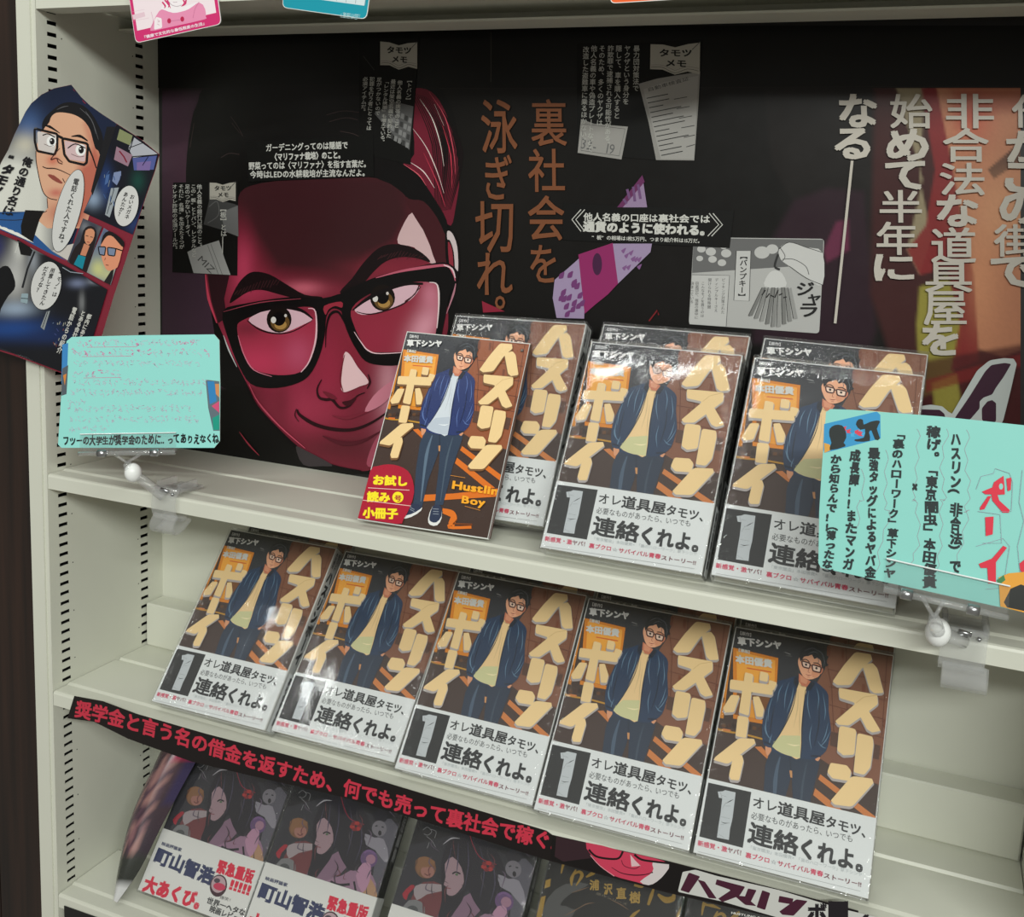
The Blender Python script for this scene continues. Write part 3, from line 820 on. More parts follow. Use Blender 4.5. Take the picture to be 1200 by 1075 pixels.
for t, x, y0, y1 in (('【板】とは', 258, 445, 560), ('他人名義の銀行口座のこと。', 170, 366, 606), ('この“板”とトバン、レンタルなど', 148, 366, 636), ('足のつかないケータイ、', 126, 366, 570), ('それに“名簿”を加えた３つが', 103, 366, 606), ('オレオレ詐欺の必須ツールだ。', 79, 366, 616)):
    q = zz(Z, [(x, y0), (x + 2, y1)]); a.vtext(t, q[0], q[1], 7.6 if x == 258 else 6.2, (182, 182, 176), .012)
a.line(zz(Z, [(257, 560), (256, 622)]), .9, (190, 190, 184), 0)
a.obj('slip_print', M_MATTE, m)

Z = (600, 0, 3.583)
m, a = slip('paper_slip', 'black slip with a vehicle form and number plate drawing at the top centre', zz(Z, [(272, 182), (535, 180), (800, 165), (790, 330), (768, 676), (600, 672), (272, 645)]), .1502, K)
a.poly(zz(Z, [(532, 352), (610, 330), (790, 300), (784, 420), (765, 674), (605, 672), (575, 520)]), (142, 140, 136))
a.poly(zz(Z, [(552, 375), (640, 345), (782, 318), (764, 668), (625, 668)]), (156, 154, 150))
a.htext('自動車検査証', zz(Z, [(570, 385)])[0], zz(Z, [(745, 335)])[0], 5, (60, 60, 60))
for k in range(13):
    y = 395 + k * 20; x0 = 565 + k * 5.2; n = rnd.choice((60, 90, 130))
    a.line(zz(Z, [(x0, y + 18), (min(x0 + n, 770 - k), y + 18 - n * .2)]), 1.0, (50, 50, 50), 0)
    if k % 2: a.line(zz(Z, [(x0 + 110, y + 2), (min(x0 + 165, 768), y - 8)]), .8, (60, 60, 60), 0)
a.poly(zz(Z, [(290, 500), (345, 520), (487, 532), (460, 670), (276, 642)]), (150, 148, 144))
a.line(zz(Z, [(300, 520), (475, 542), (450, 655), (290, 632)]), .6, (80, 80, 80), 0, True)
a.htext('32-19', zz(Z, [(285, 622)])[0], zz(Z, [(430, 650)])[0], 17, (96, 96, 96), .0)
icon(a, zz(Z, [(582, 186), (790, 182), (788, 318), (580, 300)]))
for t, x, y0, y1, x2 in (('暴力団対策法で', 524, 190, 385, 520), ('ヤクザという身分を', 486, 190, 440, 478), ('隠して、車を購入すると', 450, 190, 500, 440), ('詐欺罪で逮捕される可能性がある。', 416, 190, 620, 400), ('そのため、多くのヤクザは', 380, 190, 530, 368), ('他人名義の車や偽造プレートなどで', 346, 190, 640, 328), ('改造した盗難車に乗るほかない。', 312, 195, 605, 300)):
    q = zz(Z, [(x, y0), (x2, y1)]); a.vtext(t, q[0], q[1], 7.6, (176, 176, 170), .012)
a.obj('slip_print', M_MATTE, m)

m, a = slip('paper_slip', 'black caption slip with double chevron brackets above the banknotes', zz(Z, [(215, 853), (560, 868), (932, 884), (914, 1042), (214, 1008)]), .1498, K)
for t, x0, y0, x1, y1, h, bd in (('他人名義の口座は', 300, 924, 612, 930, 10, .025), ('裏社会では', 614, 930, 832, 934, 10, .025), ('通貨のように使われる。', 298, 968, 838, 986, 13, .05), ('“板”の相場は1枚5万円、つまり紹介料は15万だ。', 335, 1004, 800, 1020, 5.6, .015)):
    q = zz(Z, [(x0, y0), (x1, y1)]); a.htext(t, q[0], q[1], h, (204, 204, 198), bd)
for dx in (0, 16):
    a.line(zz(Z, [(290 + dx, 880), (252 + dx, 922), (290 + dx, 972)]), 1.1, (200, 200, 194), 0)
    a.line(zz(Z, [(828 + dx, 896), (868 + dx, 944), (822 + dx, 992)]), 1.1, (200, 200, 194), 0)
a.obj('slip_print', M_MATTE, m)

# white comic panel with the bunch of keys
m, a = slip('paper_slip', 'white comic panel slip with a hand holding a bunch of keys', rounded([(813, 278), (966, 280), (960, 391), (807, 380)], .04), .1500, (176, 176, 174))
a.poly([(813, 279), (965, 281), (964, 310), (811, 320)], (104, 104, 104))
for x, y, r in ((822, 292, 5), (833, 295, 6), (835, 304, 5), (848, 289, 4), (851, 297, 6), (820, 303, 4), (846, 308, 5), (893, 296, 9), (905, 292, 7)):
    a.ell(x, y, r, r * .8, (186, 186, 184))
a.poly([(863, 294), (880, 294), (878, 353), (860, 352)], (190, 190, 188)); a.line([(863, 294), (880, 294), (878, 353), (860, 352)], .7, (40, 40, 40), 0, True)
a.vtext('【バンプキー】', (872, 296), (869, 352), 9, (30, 30, 30), .02)
a.poly([(811, 322), (855, 323), (851, 383), (808, 380)], (188, 188, 186)); a.line([(811, 322), (855, 323), (851, 383)], .6, (60, 60, 60), 0)
for t, x, y0, y1 in (('ピッキング対策された', 848, 326, 368), ('ディンプルキーさえ', 840, 326, 366), ('開けられる特殊鍵', 832, 326, 362), ('こんなモノを買うのは', 824, 330, 372), ('窃盗団か、強盗の連中に', 817, 330, 374), ('決まっている…', 811.5, 330, 360)):
    a.vtext(t, (x, y0), (x - 1, y1), 4.4, (50, 50, 50), .0)
a.poly(smooth([(913, 292), (925, 284), (945, 290), (964, 296), (964, 334), (945, 326), (925, 312), (915, 304)], 3), (196, 196, 194))
for p in ([(913, 292), (925, 284), (945, 290), (964, 296)], [(917, 304), (930, 304), (944, 312), (948, 322)], [(925, 312), (945, 326), (964, 334)], [(914, 290), (920, 300), (917, 306)]): a.line(p, .7, (40, 40, 40))
a.line([(912, 298), (908, 312), (914, 316)], 2.6, (50, 50, 50))
a.poly(smooth([(896, 336), (900, 322), (908, 317), (917, 321), (921, 336)], 3), (200, 200, 198))
for k in range(9):
    x0, x1 = 893 + k * 3.8, 877 + k * 6.6; y1 = 370 + min(k, 9 - k) * 3.2
    a.poly([(x0, 337 + k % 3), (x0 + 4, 337), (x1 + 5, y1), (x1, y1 + 1)], (120 + 14 * (k % 3), 120 + 14 * (k % 3), 118 + 14 * (k % 3)))
    a.line([(x0, 337), (x1, y1)], .6, (40, 40, 40), 0)
for k in range(6): a.line([(893 + k * 5, 346 + (k % 2) * 3), (897 + k * 5, 340 + (k % 3) * 4)], 1.4, (40, 40, 40), 0)
for ch, x0, y0, x1, y1 in (('ジ', 934, 331, 953, 346), ('ャ', 947, 345, 961, 356), ('ラ', 938, 356, 957, 371)): a.gbox(ch, x0, y0, x1, y1, (30, 30, 30), .02, sk=1)
a.obj('slip_print', M_MATTE, m)

# ------------------------------------------------------------------ the comics
BW, BH, BT, BAND = 0.1285, 0.182, 0.0162, 0.0556
PB = Plane((0.5092, 0.0069, -0.4091), 31.5317, -.3451, .2209)
PK = Plane((0.3418, 0.0073, -0.4126), 29.69, 6.406, -.915)
ZB, ZK, ZC = (630, 390, 4.6154), (410, 380, 4.1348), (620, 560, 5.4545)
SCB, SCK = (BW / .1276, BH / .1829), (BW / .1169, BH / .1762)


def cover_art(booklet):
    A = Art(PB, ZB, SCB, base=.0001)
    def top(): A.pl, A.zoom, A.sc = PB, ZB, np.array(SCB)
    def low(): A.pl, A.zoom, A.sc = PK, ZK, np.array(SCK)
    def uvm(): A.zoom, A.sc = None, np.array((BW, BH))
    A.lim = (.0008, .0008, BW - .0008, BH - .0008)
    uvm()
    wall = (146, 82, 50) if booklet else (128, 82, 60)  # wrapped copies: haze of the film mixed into the printed wall colour
    A.rect(0.002, 0.002, .998, .998, (66, 50, 44))
    A.poly([(.5, .998), (.998, .998), (.998, .44), (.72, .47), (.62, .5), (.5, .5)], wall)
    A.poly([(.002, .998), (.6, .998), (.6, .88), (.5, .70), (.3, .68), (.15, .86), (.002, .9)], (48, 50, 54))
    A.poly([(.002, .9), (.16, .9), (.16, .56), (.002, .56)], (64, 48, 40))
    top()
    for p in ([(770, 75), (1085, 125)], [(760, 215), (1060, 255)], [(755, 300), (1050, 345)], [(750, 390), (1040, 440)], [(740, 480), (1020, 530)], [(735, 560), (1000, 610)], [(745, 130), (770, 300), (765, 520)], [(1068, 120), (1010, 520)], [(860, 90), (850, 300), (830, 560)]):
        A.line(p, 4, (92, 48, 30), 0)
    for k in range(12):
        A.poly([(760 + 24 * k, 100 + 3 * k + (k % 3) * 150), (776 + 24 * k, 104 + 3 * k + (k % 3) * 150), (772 + 24 * k, 150 + 3 * k + (k % 3) * 150), (756 + 24 * k, 146 + 3 * k + (k % 3) * 150)], (116, 62, 38))
    A.poly([(505, 95), (610, 105), (600, 260), (500, 290)], (44, 46, 52), rd=.3)
    A.line([(540, 150), (570, 158)], 3, (150, 152, 150), 0); A.line([(545, 165), (575, 168)], 2, (120, 122, 120), 0)
    # phone booth and pole
    A.poly([(275, 150), (505, 182), (490, 300), (470, 520), (255, 500)], (214, 128, 30))
    A.poly([(292, 165), (488, 195), (478, 300), (460, 440), (280, 430)], (236, 164, 60))
    A.poly([(290, 330), (470, 345), (460, 500), (262, 480)], (120, 74, 36))
    A.poly([(300, 395), (380, 402), (372, 490), (292, 482)], (226, 150, 44))
    A.line([(340, 245), (465, 255)], 6, (206, 96, 40), 0)
    A.poly([(232, 150), (264, 154), (205, 505), (176, 500)], (206, 128, 34))
    for y in (200, 300, 400): A.poly([(225 - (y - 200) * .13, y), (245 - (y - 200) * .13, y + 3), (238 - (y - 200) * .13, y + 28), (219 - (y - 200) * .13, y + 25)], (120, 70, 26))
    for k in range(10):
        x = 170 + 26 * k; A.poly(rounded([(x, 520 + k % 3 * 8), (x + 20, 520 + k % 2 * 10), (x + 18, 548), (x - 4, 546)]), [(50, 34, 26), (96, 62, 36), (70, 44, 30)][k % 3])
    A.line([(150, 552), (215, 566), (300, 572), (410, 590)], 9, (186, 136, 44))
    A.poly([(752, 520), (1000, 570), (985, 640), (742, 590)], (86, 58, 46))
    low()
    st = (216, 112, 34) if booklet else (198, 120, 62)  # stripes dulled likewise on wrapped copies, film haze put into the colour
    for p in ([(545, 592), (535, 612), (748, 762), (757, 735)], [(520, 648), (510, 675), (664, 800), (705, 795)], [(355, 828), (500, 822), (735, 800), (730, 840), (352, 860)], [(306, 512), (332, 508), (366, 545), (356, 560)], [(790, 528), (810, 533), (802, 562), (782, 550)], [(190, 452), (222, 455), (216, 464), (186, 460)]):
        A.poly(p, st)
    A.poly([(455, 895), (500, 905), (520, 945), (505, 985), (478, 965), (490, 935), (450, 918)], st)
    A.line([(450, 900), (500, 912), (512, 950), (480, 985), (590, 985)], 14, st)
    A.line([(520, 950), (500, 968), (594, 972)], 8, (120, 62, 26), 0)
    if booklet:
        jk, jh, sh, sh2, pt, hz = (36, 52, 104), (92, 118, 176), (206, 214, 222), (186, 196, 208), (48, 62, 82), (92, 112, 132)
    else:
        jk, jh, sh, sh2, pt, hz = (36, 56, 84), (96, 128, 154), (236, 202, 148), (204, 202, 152), (40, 52, 70), (70, 88, 108)
    # trousers, shoes
    A.poly([(384, 508), (470, 520), (550, 528), (545, 560), (500, 690), (478, 780), (452, 878), (412, 878), (420, 800), (432, 700), (437, 600), (425, 640), (380, 760), (352, 884), (308, 872), (322, 700), (340, 580), (360, 530)], pt)
    A.line([(400, 540), (372, 640), (345, 860)], [4, 16, 4], hz); A.line([(500, 550), (470, 660), (440, 860)], [3, 9, 3], tuple(int(v * .8) for v in hz))
    A.line([(436, 520), (436, 600)], 3, (26, 34, 48), 0)
    A.poly([(430, 590), (440, 590), (438, 618), (431, 616)], (196, 140, 90))
    A.poly([(236, 918), (262, 905), (300, 872), (346, 882), (346, 905), (300, 935), (250, 944)], (222, 222, 220), sm=2)
    A.poly([(238, 914), (262, 902), (300, 870), (348, 880), (344, 896), (298, 922), (250, 930)], (44, 54, 78), sm=2)
    A.poly([(380, 945), (402, 885), (442, 885), (446, 940), (424, 976), (390, 974)], (222, 222, 220), sm=2)
    A.poly([(386, 940), (404, 882), (442, 882), (445, 932), (420, 962), (394, 958)], (44, 54, 78), sm=2)
    for y in (896, 908, 920): A.line([(404, y), (432, y + 2)], 2.5, (150, 158, 170), 0)
    for y in (888, 898): A.line([(292, y), (314, y + 12)], 2.5, (150, 158, 170), 0)
    top()
    # hands, jacket, shirt
    A.poly([(414, 618), (446, 618), (438, 645), (418, 668), (410, 640)], (214, 150, 112), sm=2)
    A.poly([(664, 642), (690, 645), (676, 672), (660, 664)], (214, 150, 112), sm=2)
    A.poly([(600, 262), (545, 282), (500, 297), (468, 330), (448, 390), (425, 440), (405, 500), (398, 560), (404, 618), (440, 628), (446, 645), (520, 662), (582, 666), (640, 668), (680, 652), (720, 618), (740, 560), (752, 510), (746, 420), (750, 345), (728, 312), (690, 284), (664, 282)], jk, sm=2)
    A.poly([(602, 285), (640, 316), (626, 370), (612, 440), (600, 520), (584, 665), (540, 660), (490, 648), (446, 620), (470, 586), (510, 520), (545, 450), (572, 380), (592, 320)], sh, sm=2)
    A.poly([(456, 596), (500, 562), (594, 556), (584, 665), (540, 660), (490, 648), (446, 622)], sh2)
    A.line([(596, 330), (588, 420), (560, 520)], [1, 6, 1], tuple(int(v * .9) for v in sh)); A.line([(605, 390), (594, 480), (588, 560)], [1, 5, 1], tuple(int(v * .88) for v in sh))
    A.line([(520, 600), (560, 606), (588, 600)], [1, 7, 1], (240, 226, 180) if not booklet else (230, 236, 240))
    A.line([(600, 300), (618, 312), (640, 312)], 4, tuple(int(v * .82) for v in sh))
    for p in ([(520, 310), (498, 350), (486, 400)], [(552, 300), (530, 360), (520, 430)], [(574, 320), (560, 380), (530, 450)], [(462, 380), (440, 440), (432, 500)], [(430, 470), (418, 530), (430, 580)], [(412, 520), (420, 560), (446, 590)], [(650, 330), (640, 400), (650, 470)], [(690, 310), (700, 360), (690, 420)], [(722, 340), (730, 420), (720, 470)], [(740, 480), (722, 540), (700, 580)], [(748, 520), (720, 570), (690, 600)], [(655, 500), (640, 560), (645, 620)], [(680, 575), (700, 600), (722, 606)], [(450, 560), (436, 590), (432, 616)]):
        A.line(p, [1, 5, 1], jh)
    for p in ([(590, 330), (560, 430), (500, 540), (450, 610)], [(634, 330), (612, 470), (590, 660)], [(700, 400), (690, 500), (660, 600)], [(470, 420), (450, 500), (440, 560)]):
        A.line(p, [2, 5, 2], tuple(int(v * .55) for v in jk))
    A.poly([(600, 262), (610, 268), (602, 300), (592, 326), (575, 300), (580, 272)], (28, 36, 50)); A.poly([(664, 282), (688, 290), (660, 330), (634, 332), (645, 312)], (28, 36, 50))
    A.line([(404, 600), (440, 612)], 9, (26, 36, 54), 0); A.line([(640, 650), (690, 648)], 8, (26, 36, 54), 0)
    # neck, head
    sk, sd = (232, 170, 134), (196, 118, 88)
    A.poly([(606, 250), (664, 285), (642, 314), (616, 310), (602, 288)], sd)
    A.poly([(612, 258), (650, 282), (640, 300), (612, 292)], (214, 146, 112))
    A.poly([(636, 148), (690, 142), (726, 165), (730, 205), (712, 250), (690, 266), (655, 276), (626, 262), (610, 225), (606, 185)], sk, sm=2)
    A.poly([(712, 205), (732, 200), (730, 230), (712, 246)], sd, sm=2)
    A.poly([(690, 190), (724, 200), (710, 250), (686, 266), (670, 250)], (218, 150, 114), sm=2)
    A.poly([(618, 192), (616, 150), (640, 122), (690, 106), (735, 118), (757, 150), (752, 190), (740, 212), (726, 214), (724, 180), (706, 165), (690, 172), (680, 152), (660, 160), (638, 165)], (28, 30, 36), sm=2)
    for p in ([(632, 130), (626, 118), (650, 122)], [(655, 116), (660, 104), (684, 112)], [(690, 108), (706, 98), (722, 112)], [(728, 118), (748, 112), (752, 134)], [(748, 150), (766, 152), (756, 172)], [(752, 184), (762, 196), (744, 206)], [(618, 160), (610, 150), (624, 146)]):
        A.poly(p, (28, 30, 36))
    for p in ([(640, 138), (670, 122), (700, 118)], [(690, 120), (725, 135), (742, 160)], [(660, 150), (690, 136), (712, 142)], [(732, 150), (742, 180), (736, 204)], [(706, 160), (712, 180), (706, 196)]):
        A.line(p, [1, 3.4, 1], (92, 100, 108))
    A.line([(626, 182), (648, 178), (664, 190)], 5, (40, 26, 24)); A.line([(684, 192), (705, 192), (722, 204)], 5, (40, 26, 24))
    A.poly(rounded([(626, 190), (664, 198), (660, 220), (630, 214)], .3), (236, 206, 186)); A.poly(rounded([(678, 202), (720, 210), (714, 236), (680, 228)], .3), (236, 206, 186))
    A.ell(646, 204, 6, 6, (36, 26, 26)); A.ell(698, 217, 6, 6, (36, 26, 26))
    A.line(rounded([(624, 186), (668, 196), (662, 222), (628, 216)], .3), 7, (70, 24, 22), 0, True)
    A.line(rounded([(676, 200), (724, 210), (716, 238), (678, 232)], .3), 7, (70, 24, 22), 0, True)
    A.line([(666, 204), (677, 206)], 6, (70, 24, 22), 0)
    A.line([(664, 214), (654, 238), (664, 242)], [1, 3, 1], (170, 92, 66)); A.line([(640, 252), (655, 256), (670, 254)], [1, 4, 1], (150, 66, 56)); A.line([(648, 264), (660, 266)], 2.4, (190, 112, 86), 0)
    # title letters: grey drop edge, cream face
    cr, gd = (236, 204, 148), ((172, 164, 162) if not booklet else (120, 84, 52))
    T = [[(905, 118), (984, 124), (988, 150), (930, 200), (868, 286), (800, 292), (776, 276), (840, 190)], [(936, 180), (990, 166), (1012, 190), (1036, 310), (986, 316), (966, 300)],
         [(805, 304), (1002, 322), (1002, 368), (930, 424), (845, 486), (790, 486), (776, 470), (890, 372), (806, 354)], [(900, 424), (948, 398), (1006, 498), (962, 510), (936, 496)],
         [(796, 490), (882, 500), (862, 626), (806, 634), (776, 612)], [(886, 518), (962, 530), (964, 566), (940, 680), (906, 720), (852, 712)],
         [(738, 675), (820, 681), (840, 706), (828, 756), (742, 750), (718, 722)], [(842, 730), (944, 735), (950, 755), (832, 880), (744, 876), (726, 858)],
         [(252, 310), (470, 320), (464, 370), (246, 358)], [(330, 268), (372, 276), (336, 482), (286, 470)], [(252, 386), (296, 386), (262, 470), (216, 476), (206, 456)],
         [(362, 386), (394, 382), (416, 440), (406, 482), (374, 482)], [(408, 256), (450, 264), (442, 308), (400, 302)], [(452, 296), (492, 306), (472, 346), (440, 340)],
         [(280, 484), (336, 490), (316, 592), (262, 586)], [(282, 594), (356, 592), (362, 612), (216, 726), (146, 712), (152, 698)], [(246, 682), (290, 676), (296, 702), (268, 800), (226, 800), (218, 780)]]
    for p in T:
        q = rounded(p, .2)
        A.poly(q + np.array([-3, 13]), gd, layer=A.k); A.poly(q + np.array([3, 8]), gd, layer=A.k + 1)
    A.k += 2
    for p in T: A.poly(rounded(p, .2), cr)
    A.line([(890, 372), (930, 340), (1000, 324)], 2.4, (206, 172, 116), 0)
    # author names
    A.htext('【原作】', (303, 82), (385, 90), 20, (200, 200, 200), .03)
    A.htext('草下シンヤ', (300, 132), (526, 136), 42, (222, 222, 220), .05)
    A.htext('【漫画】', (290, 166), (372, 176), 18, (206, 206, 196), .03)
    A.htext('本田優貴', (284, 222), (472, 232), 42, (206, 206, 200), .05)
    if booklet:
        low()
        A.poly([(96, 712), (140, 690), (190, 682), (240, 690), (285, 715), (308, 760), (314, 820), (296, 885), (262, 950), (230, 975), (36, 944), (60, 840)], (170, 24, 50), sm=2)
        for t, a_, b_, h in (('お試し', (112, 776), (284, 784), 50), ('読み', (86, 858), (198, 862), 52), ('小冊子', (66, 936), (236, 942), 54)):
            A.htext(t, a_, b_, h, (246, 226, 40), .05)
        A.ell(236, 842, 27, 27, (246, 226, 40)); A.htext('号', (218, 858), (254, 860), 32, (170, 24, 50), .03)
        A.line([(92, 796), (292, 808)], 3, (236, 200, 190), 0); A.line([(66, 856), (300, 884)], 3, (236, 200, 190), 0)
        A.htext('Hustlin', (494, 798), (722, 832), 52, (244, 168, 40), .04); A.htext('Boy', (540, 868), (660, 886), 50, (244, 168, 40), .03)
        A.line([(490, 736), (562, 748)], 2, (230, 150, 60), 0); A.line([(560, 885), (634, 905)], 2, (230, 150, 60), 0)
    return A


def shell(w, h, t, th, z0, z1, r=.0016):
    """C-shaped jacket: front board, rounded spine on the right, back board; closed strip extruded upward"""
    out = [(0, 0)] + [(w - r + r * math.sin(a), r - r * math.cos(a)) for a in np.linspace(0, math.pi / 2, 4)] + [(w - r + r * math.cos(a), t - r + r * math.sin(a)) for a in np.linspace(0, math.pi / 2, 4)] + [(0, t)]
    r2 = r - th
    inn = [(0, t - th)] + [(w - r + r2 * math.cos(a), t - r + r2 * math.sin(a)) for a in np.linspace(math.pi / 2, 0, 4)] + [(w - r + r2 * math.sin(a), r - r2 * math.cos(a)) for a in np.linspace(math.pi / 2, 0, 4)] + [(0, th)]
    p = out + inn; n = len(p); m = len(out)
    b = MB()
    vs = [(x, y, z0) for x, y in p] + [(x, y, z1) for x, y in p]
    fs = [(i, (i + 1) % n, n + (i + 1) % n, n + i) for i in range(n)]
    for i in range(m - 1):
        j = n - 1 - i
        fs.append((i, j, j - 1, i + 1)); fs.append((n + i, n + i + 1, n + j - 1, n + j))
    b.add(vs, fs)
    return b


SPINE = Matrix(((0, -1, 0, BW), (1, 0, 0, 0), (0, 0, 1, 0), (0, 0, 0, 1)))


def film_mesh(name, w, h, t, o, crink, seed):
    """shrink wrap: a slightly wavy skin all round the book; attribute cr says how wrinkled it is"""
    rs = np.random.RandomState(seed); nx, nz = 22, 30
    V = []; F = []; C = []
    ox = .0007
    X = np.linspace(-ox, w + ox, nx + 1); Zs = np.linspace(-o, h + o, nz + 1)
    amp = .00018 if not crink else .00035
    ph = rs.uniform(0, 6, 6)
    for z in Zs:
        for x in X:
            e = min(x + ox, w + ox - x) / .012; top = max(0, 1 - (h - z) / (.05 if crink else .018)); bot = max(0, 1 - z / .014)
            c = max(.012 if not crink else .03, (1 if crink else .6) * top ** 1.1, .45 * max(0, 1 - e), .30 * bot)
            d = amp * (math.sin(38 * x + 55 * z + ph[0]) + math.sin(90 * z - 40 * x + ph[1]) + .5 * math.sin(160 * x + ph[2]))
            edge = min(1, min(x + ox, w + ox - x, z + o, h + o - z) / .006)
            V.append((x, -o - abs(d) * edge, z)); C.append(c)
    for j in range(nz):
        for i in range(nx):
            a = j * (nx + 1) + i; F.append((a, a + 1, a + nx + 2, a + nx + 1))
    def side(ring):
        n0 = len(V)
        for k in ring:
            V.append(V[k]); C.append(.4)
        for k in ring:
            V.append((V[k][0], t + o, V[k][2])); C.append(.4)
        m = len(ring)
        for k in range(m - 1): F.append((n0 + k + 1, n0 + k, n0 + m + k, n0 + m + k + 1))
    side(list(range(0, nx + 1))); side([j * (nx + 1) + nx for j in range(nz + 1)]); side([nz * (nx + 1) + i for i in range(nx, -1, -1)]); side([j * (nx + 1) for j in range(nz, -1, -1)])
    me = bpy.data.meshes.new(name); me.from_pydata(V, [], F)
    a = me.attributes.new('cr', 'FLOAT', 'POINT'); a.data.foreach_set('value', C)
    me.materials.append(M_FILM)
    me.polygons.foreach_set('use_smooth', [True] * (nx * nz) + [False] * (len(F) - nx * nz))
    return me


FILMS = {(c, k): film_mesh('shrink_wrap', BW, BH, BT, .0018, c, 10 * c + k) for c in (0, 1) for k in (0, 1, 2)}

# meshes shared by all copies of the volume
JACKET = shell(BW, BH, BT, .0004, 0, BH).mesh('jacket', M_PAPER)
_a = cover_art(False)
FRONT = _a.mesh('cover_print', M_PRINT)
sp = Art(None, None, (1, 1), base=.0001)
sp.rect(.0012, .0005, BT - .0012, BH - .0005, (206, 208, 206))
sp.vtext('ハスリンボーイ', (BT / 2, BH - .022), (BT / 2, BH - .118), .0098, (24, 24, 26), .06)
sp.vtext('草下シンヤ', (BT / 2 + .002, BH - .003), (BT / 2 + .002, BH - .020), .0036, (60, 60, 60), .02)
sp.vtext('本田優貴', (BT / 2 - .003, BH - .003), (BT / 2 - .003, BH - .020), .0036, (60, 60, 60), .02)
SPINEP = sp.mesh('spine_print', M_PRINT)
b = MB(); b.box((.0012, .0006, .0009), (BW - .0012, BT - .0006, BH - .0009)); PAGES = b.mesh('page_block', M_PAGES)
_b = shell(BW + .0004, BAND, BT + .0022, .0003, 0, BAND); _b.v = [(x, y - .0011, z + .0001) for x, y, z in _b.v]; OBI = _b.mesh('paper_band', M_PAPER)

A = Art(PB, ZC, SCB, base=.00112)
A.zoom = None; A.sc = np.array((BW, BH)); A.rect(.001, .001, .999, BAND / BH - .001, (218, 222, 222)); A.zoom = ZC; A.sc = np.array(SCB)
A.poly([(186, 45), (440, 78), (370, 398), (115, 355)], (40, 41, 42))
A.poly([(240, 92), (268, 88), (285, 80), (346, 88), (335, 150), (318, 240), (300, 300), (290, 360), (220, 352), (232, 290), (250, 210), (264, 128), (244, 126)], (186, 192, 196))
for p in ([(262, 110), (290, 118)], [(285, 155), (310, 140), (332, 128)], [(282, 170), (310, 168)], [(262, 186), (284, 150)], [(252, 232), (300, 240)], [(250, 262), (270, 268), (300, 264)], [(246, 276), (268, 276)], [(230, 330), (262, 350)], [(256, 96), (262, 126)]):
    A.line(p, [1, 5, 1], (58, 60, 62), 0)
for k in range(26):
    A.ell(rnd.uniform(120, 240), rnd.uniform(290, 352), 1.6, 1.6, (120, 124, 126), n=5, layer=A.k)
A.k += 1
ink = (44, 46, 48)
A.htext('オレ', (440, 160), (592, 178), 74, ink, .012, shear=-.05)
A.htext('道具屋', (586, 184), (868, 232), 84, ink, .026)
A.htext('タモツ、', (866, 232), (1150, 286), 74, ink, .022)
A.htext('必要なものがあったら、', (428, 226), (872, 290), 46, (70, 72, 74), 0)
A.htext('いつでも', (866, 290), (1030, 312), 46, (70, 72, 74), 0)
A.htext('連絡', (398, 352), (695, 408), 130, ink, .026)
A.htext('くれよ。', (690, 410), (1145, 480), 126, ink, .035)
A.htext('「東京闇虫」本田優貴×「裏のハローワーク」草下シンヤ', (400, 398), (1070, 500), 24, (178, 184, 186), 0)
pk = (206, 56, 92)
A.htext('新感覚・激', (102, 404), (276, 428), 34, pk, .018); A.htext('ヤバ！', (276, 428), (380, 444), 34, (120, 60, 70), .015)
A.htext('裏ブクロ', (382, 448), (526, 470), 34, pk, .016); A.htext('☆', (528, 470), (566, 476), 28, (170, 174, 176), 0)
A.htext('サバイバル', (568, 478), (760, 508), 34, (190, 56, 86), .015); A.htext('青春', (760, 508), (838, 520), 34, pk, .02); A.htext('ストーリー!!', (838, 524), (1062, 560), 34, (110, 50, 62), .015)
A.line([(102, 440), (1052, 584)], 2, (150, 152, 152), 0)
OBIP = A.mesh('band_print', M_PRINT)
OBIS = Art(None, None, (1, 1), base=.0014)
OBIS.rect(.0012, .0005, BT - .0012, BAND - .001, (214, 218, 218))
OBIS.vtext('裏社会青春譚', (BT / 2, BAND - .004), (BT / 2, .006), .006, (60, 60, 62), .03)
OBIS = OBIS.mesh('band_spine_print', M_PRINT)


def volume(label, group):
    r = empty('comic_book'); tag(r, label, 'book', group)
    j = link('jacket', JACKET, r); link('cover_print', FRONT, j); link('spine_print', SPINEP, j, SPINE)
    link('page_block', PAGES, r)
    o = link('paper_band', OBI, r); link('band_print', OBIP, o); link('band_spine_print', OBIS, o, SPINE)
    link('shrink_wrap', FILMS[(0, 0)], r)
    return r


def copy_tree(o, parent=None):
    c = o.copy(); COL.objects.link(c); c.parent = parent
    for ch in list(o.children): copy_tree(ch, c)
    return c


PROTO = None
def place(label, group, pose, behind=None, film=(0, 0)):
    global PROTO
    if PROTO is None: r = PROTO = volume(label, group)
    else: r = copy_tree(PROTO); tag(r, label, 'book', group)
    O = np.array(pose[:3], float) + (0, 0, ZO)
    U, V = rotUV(*pose[3:6]); B = np.cross(V, U)
    if behind: O = O + U * behind[0] + V * behind[1] + B * behind[2]
    r.matrix_world = frameM(O, U, V)
    for ch in r.children:
        if ch.name.startswith('shrink_wrap'): ch.data = FILMS[film]
    return r


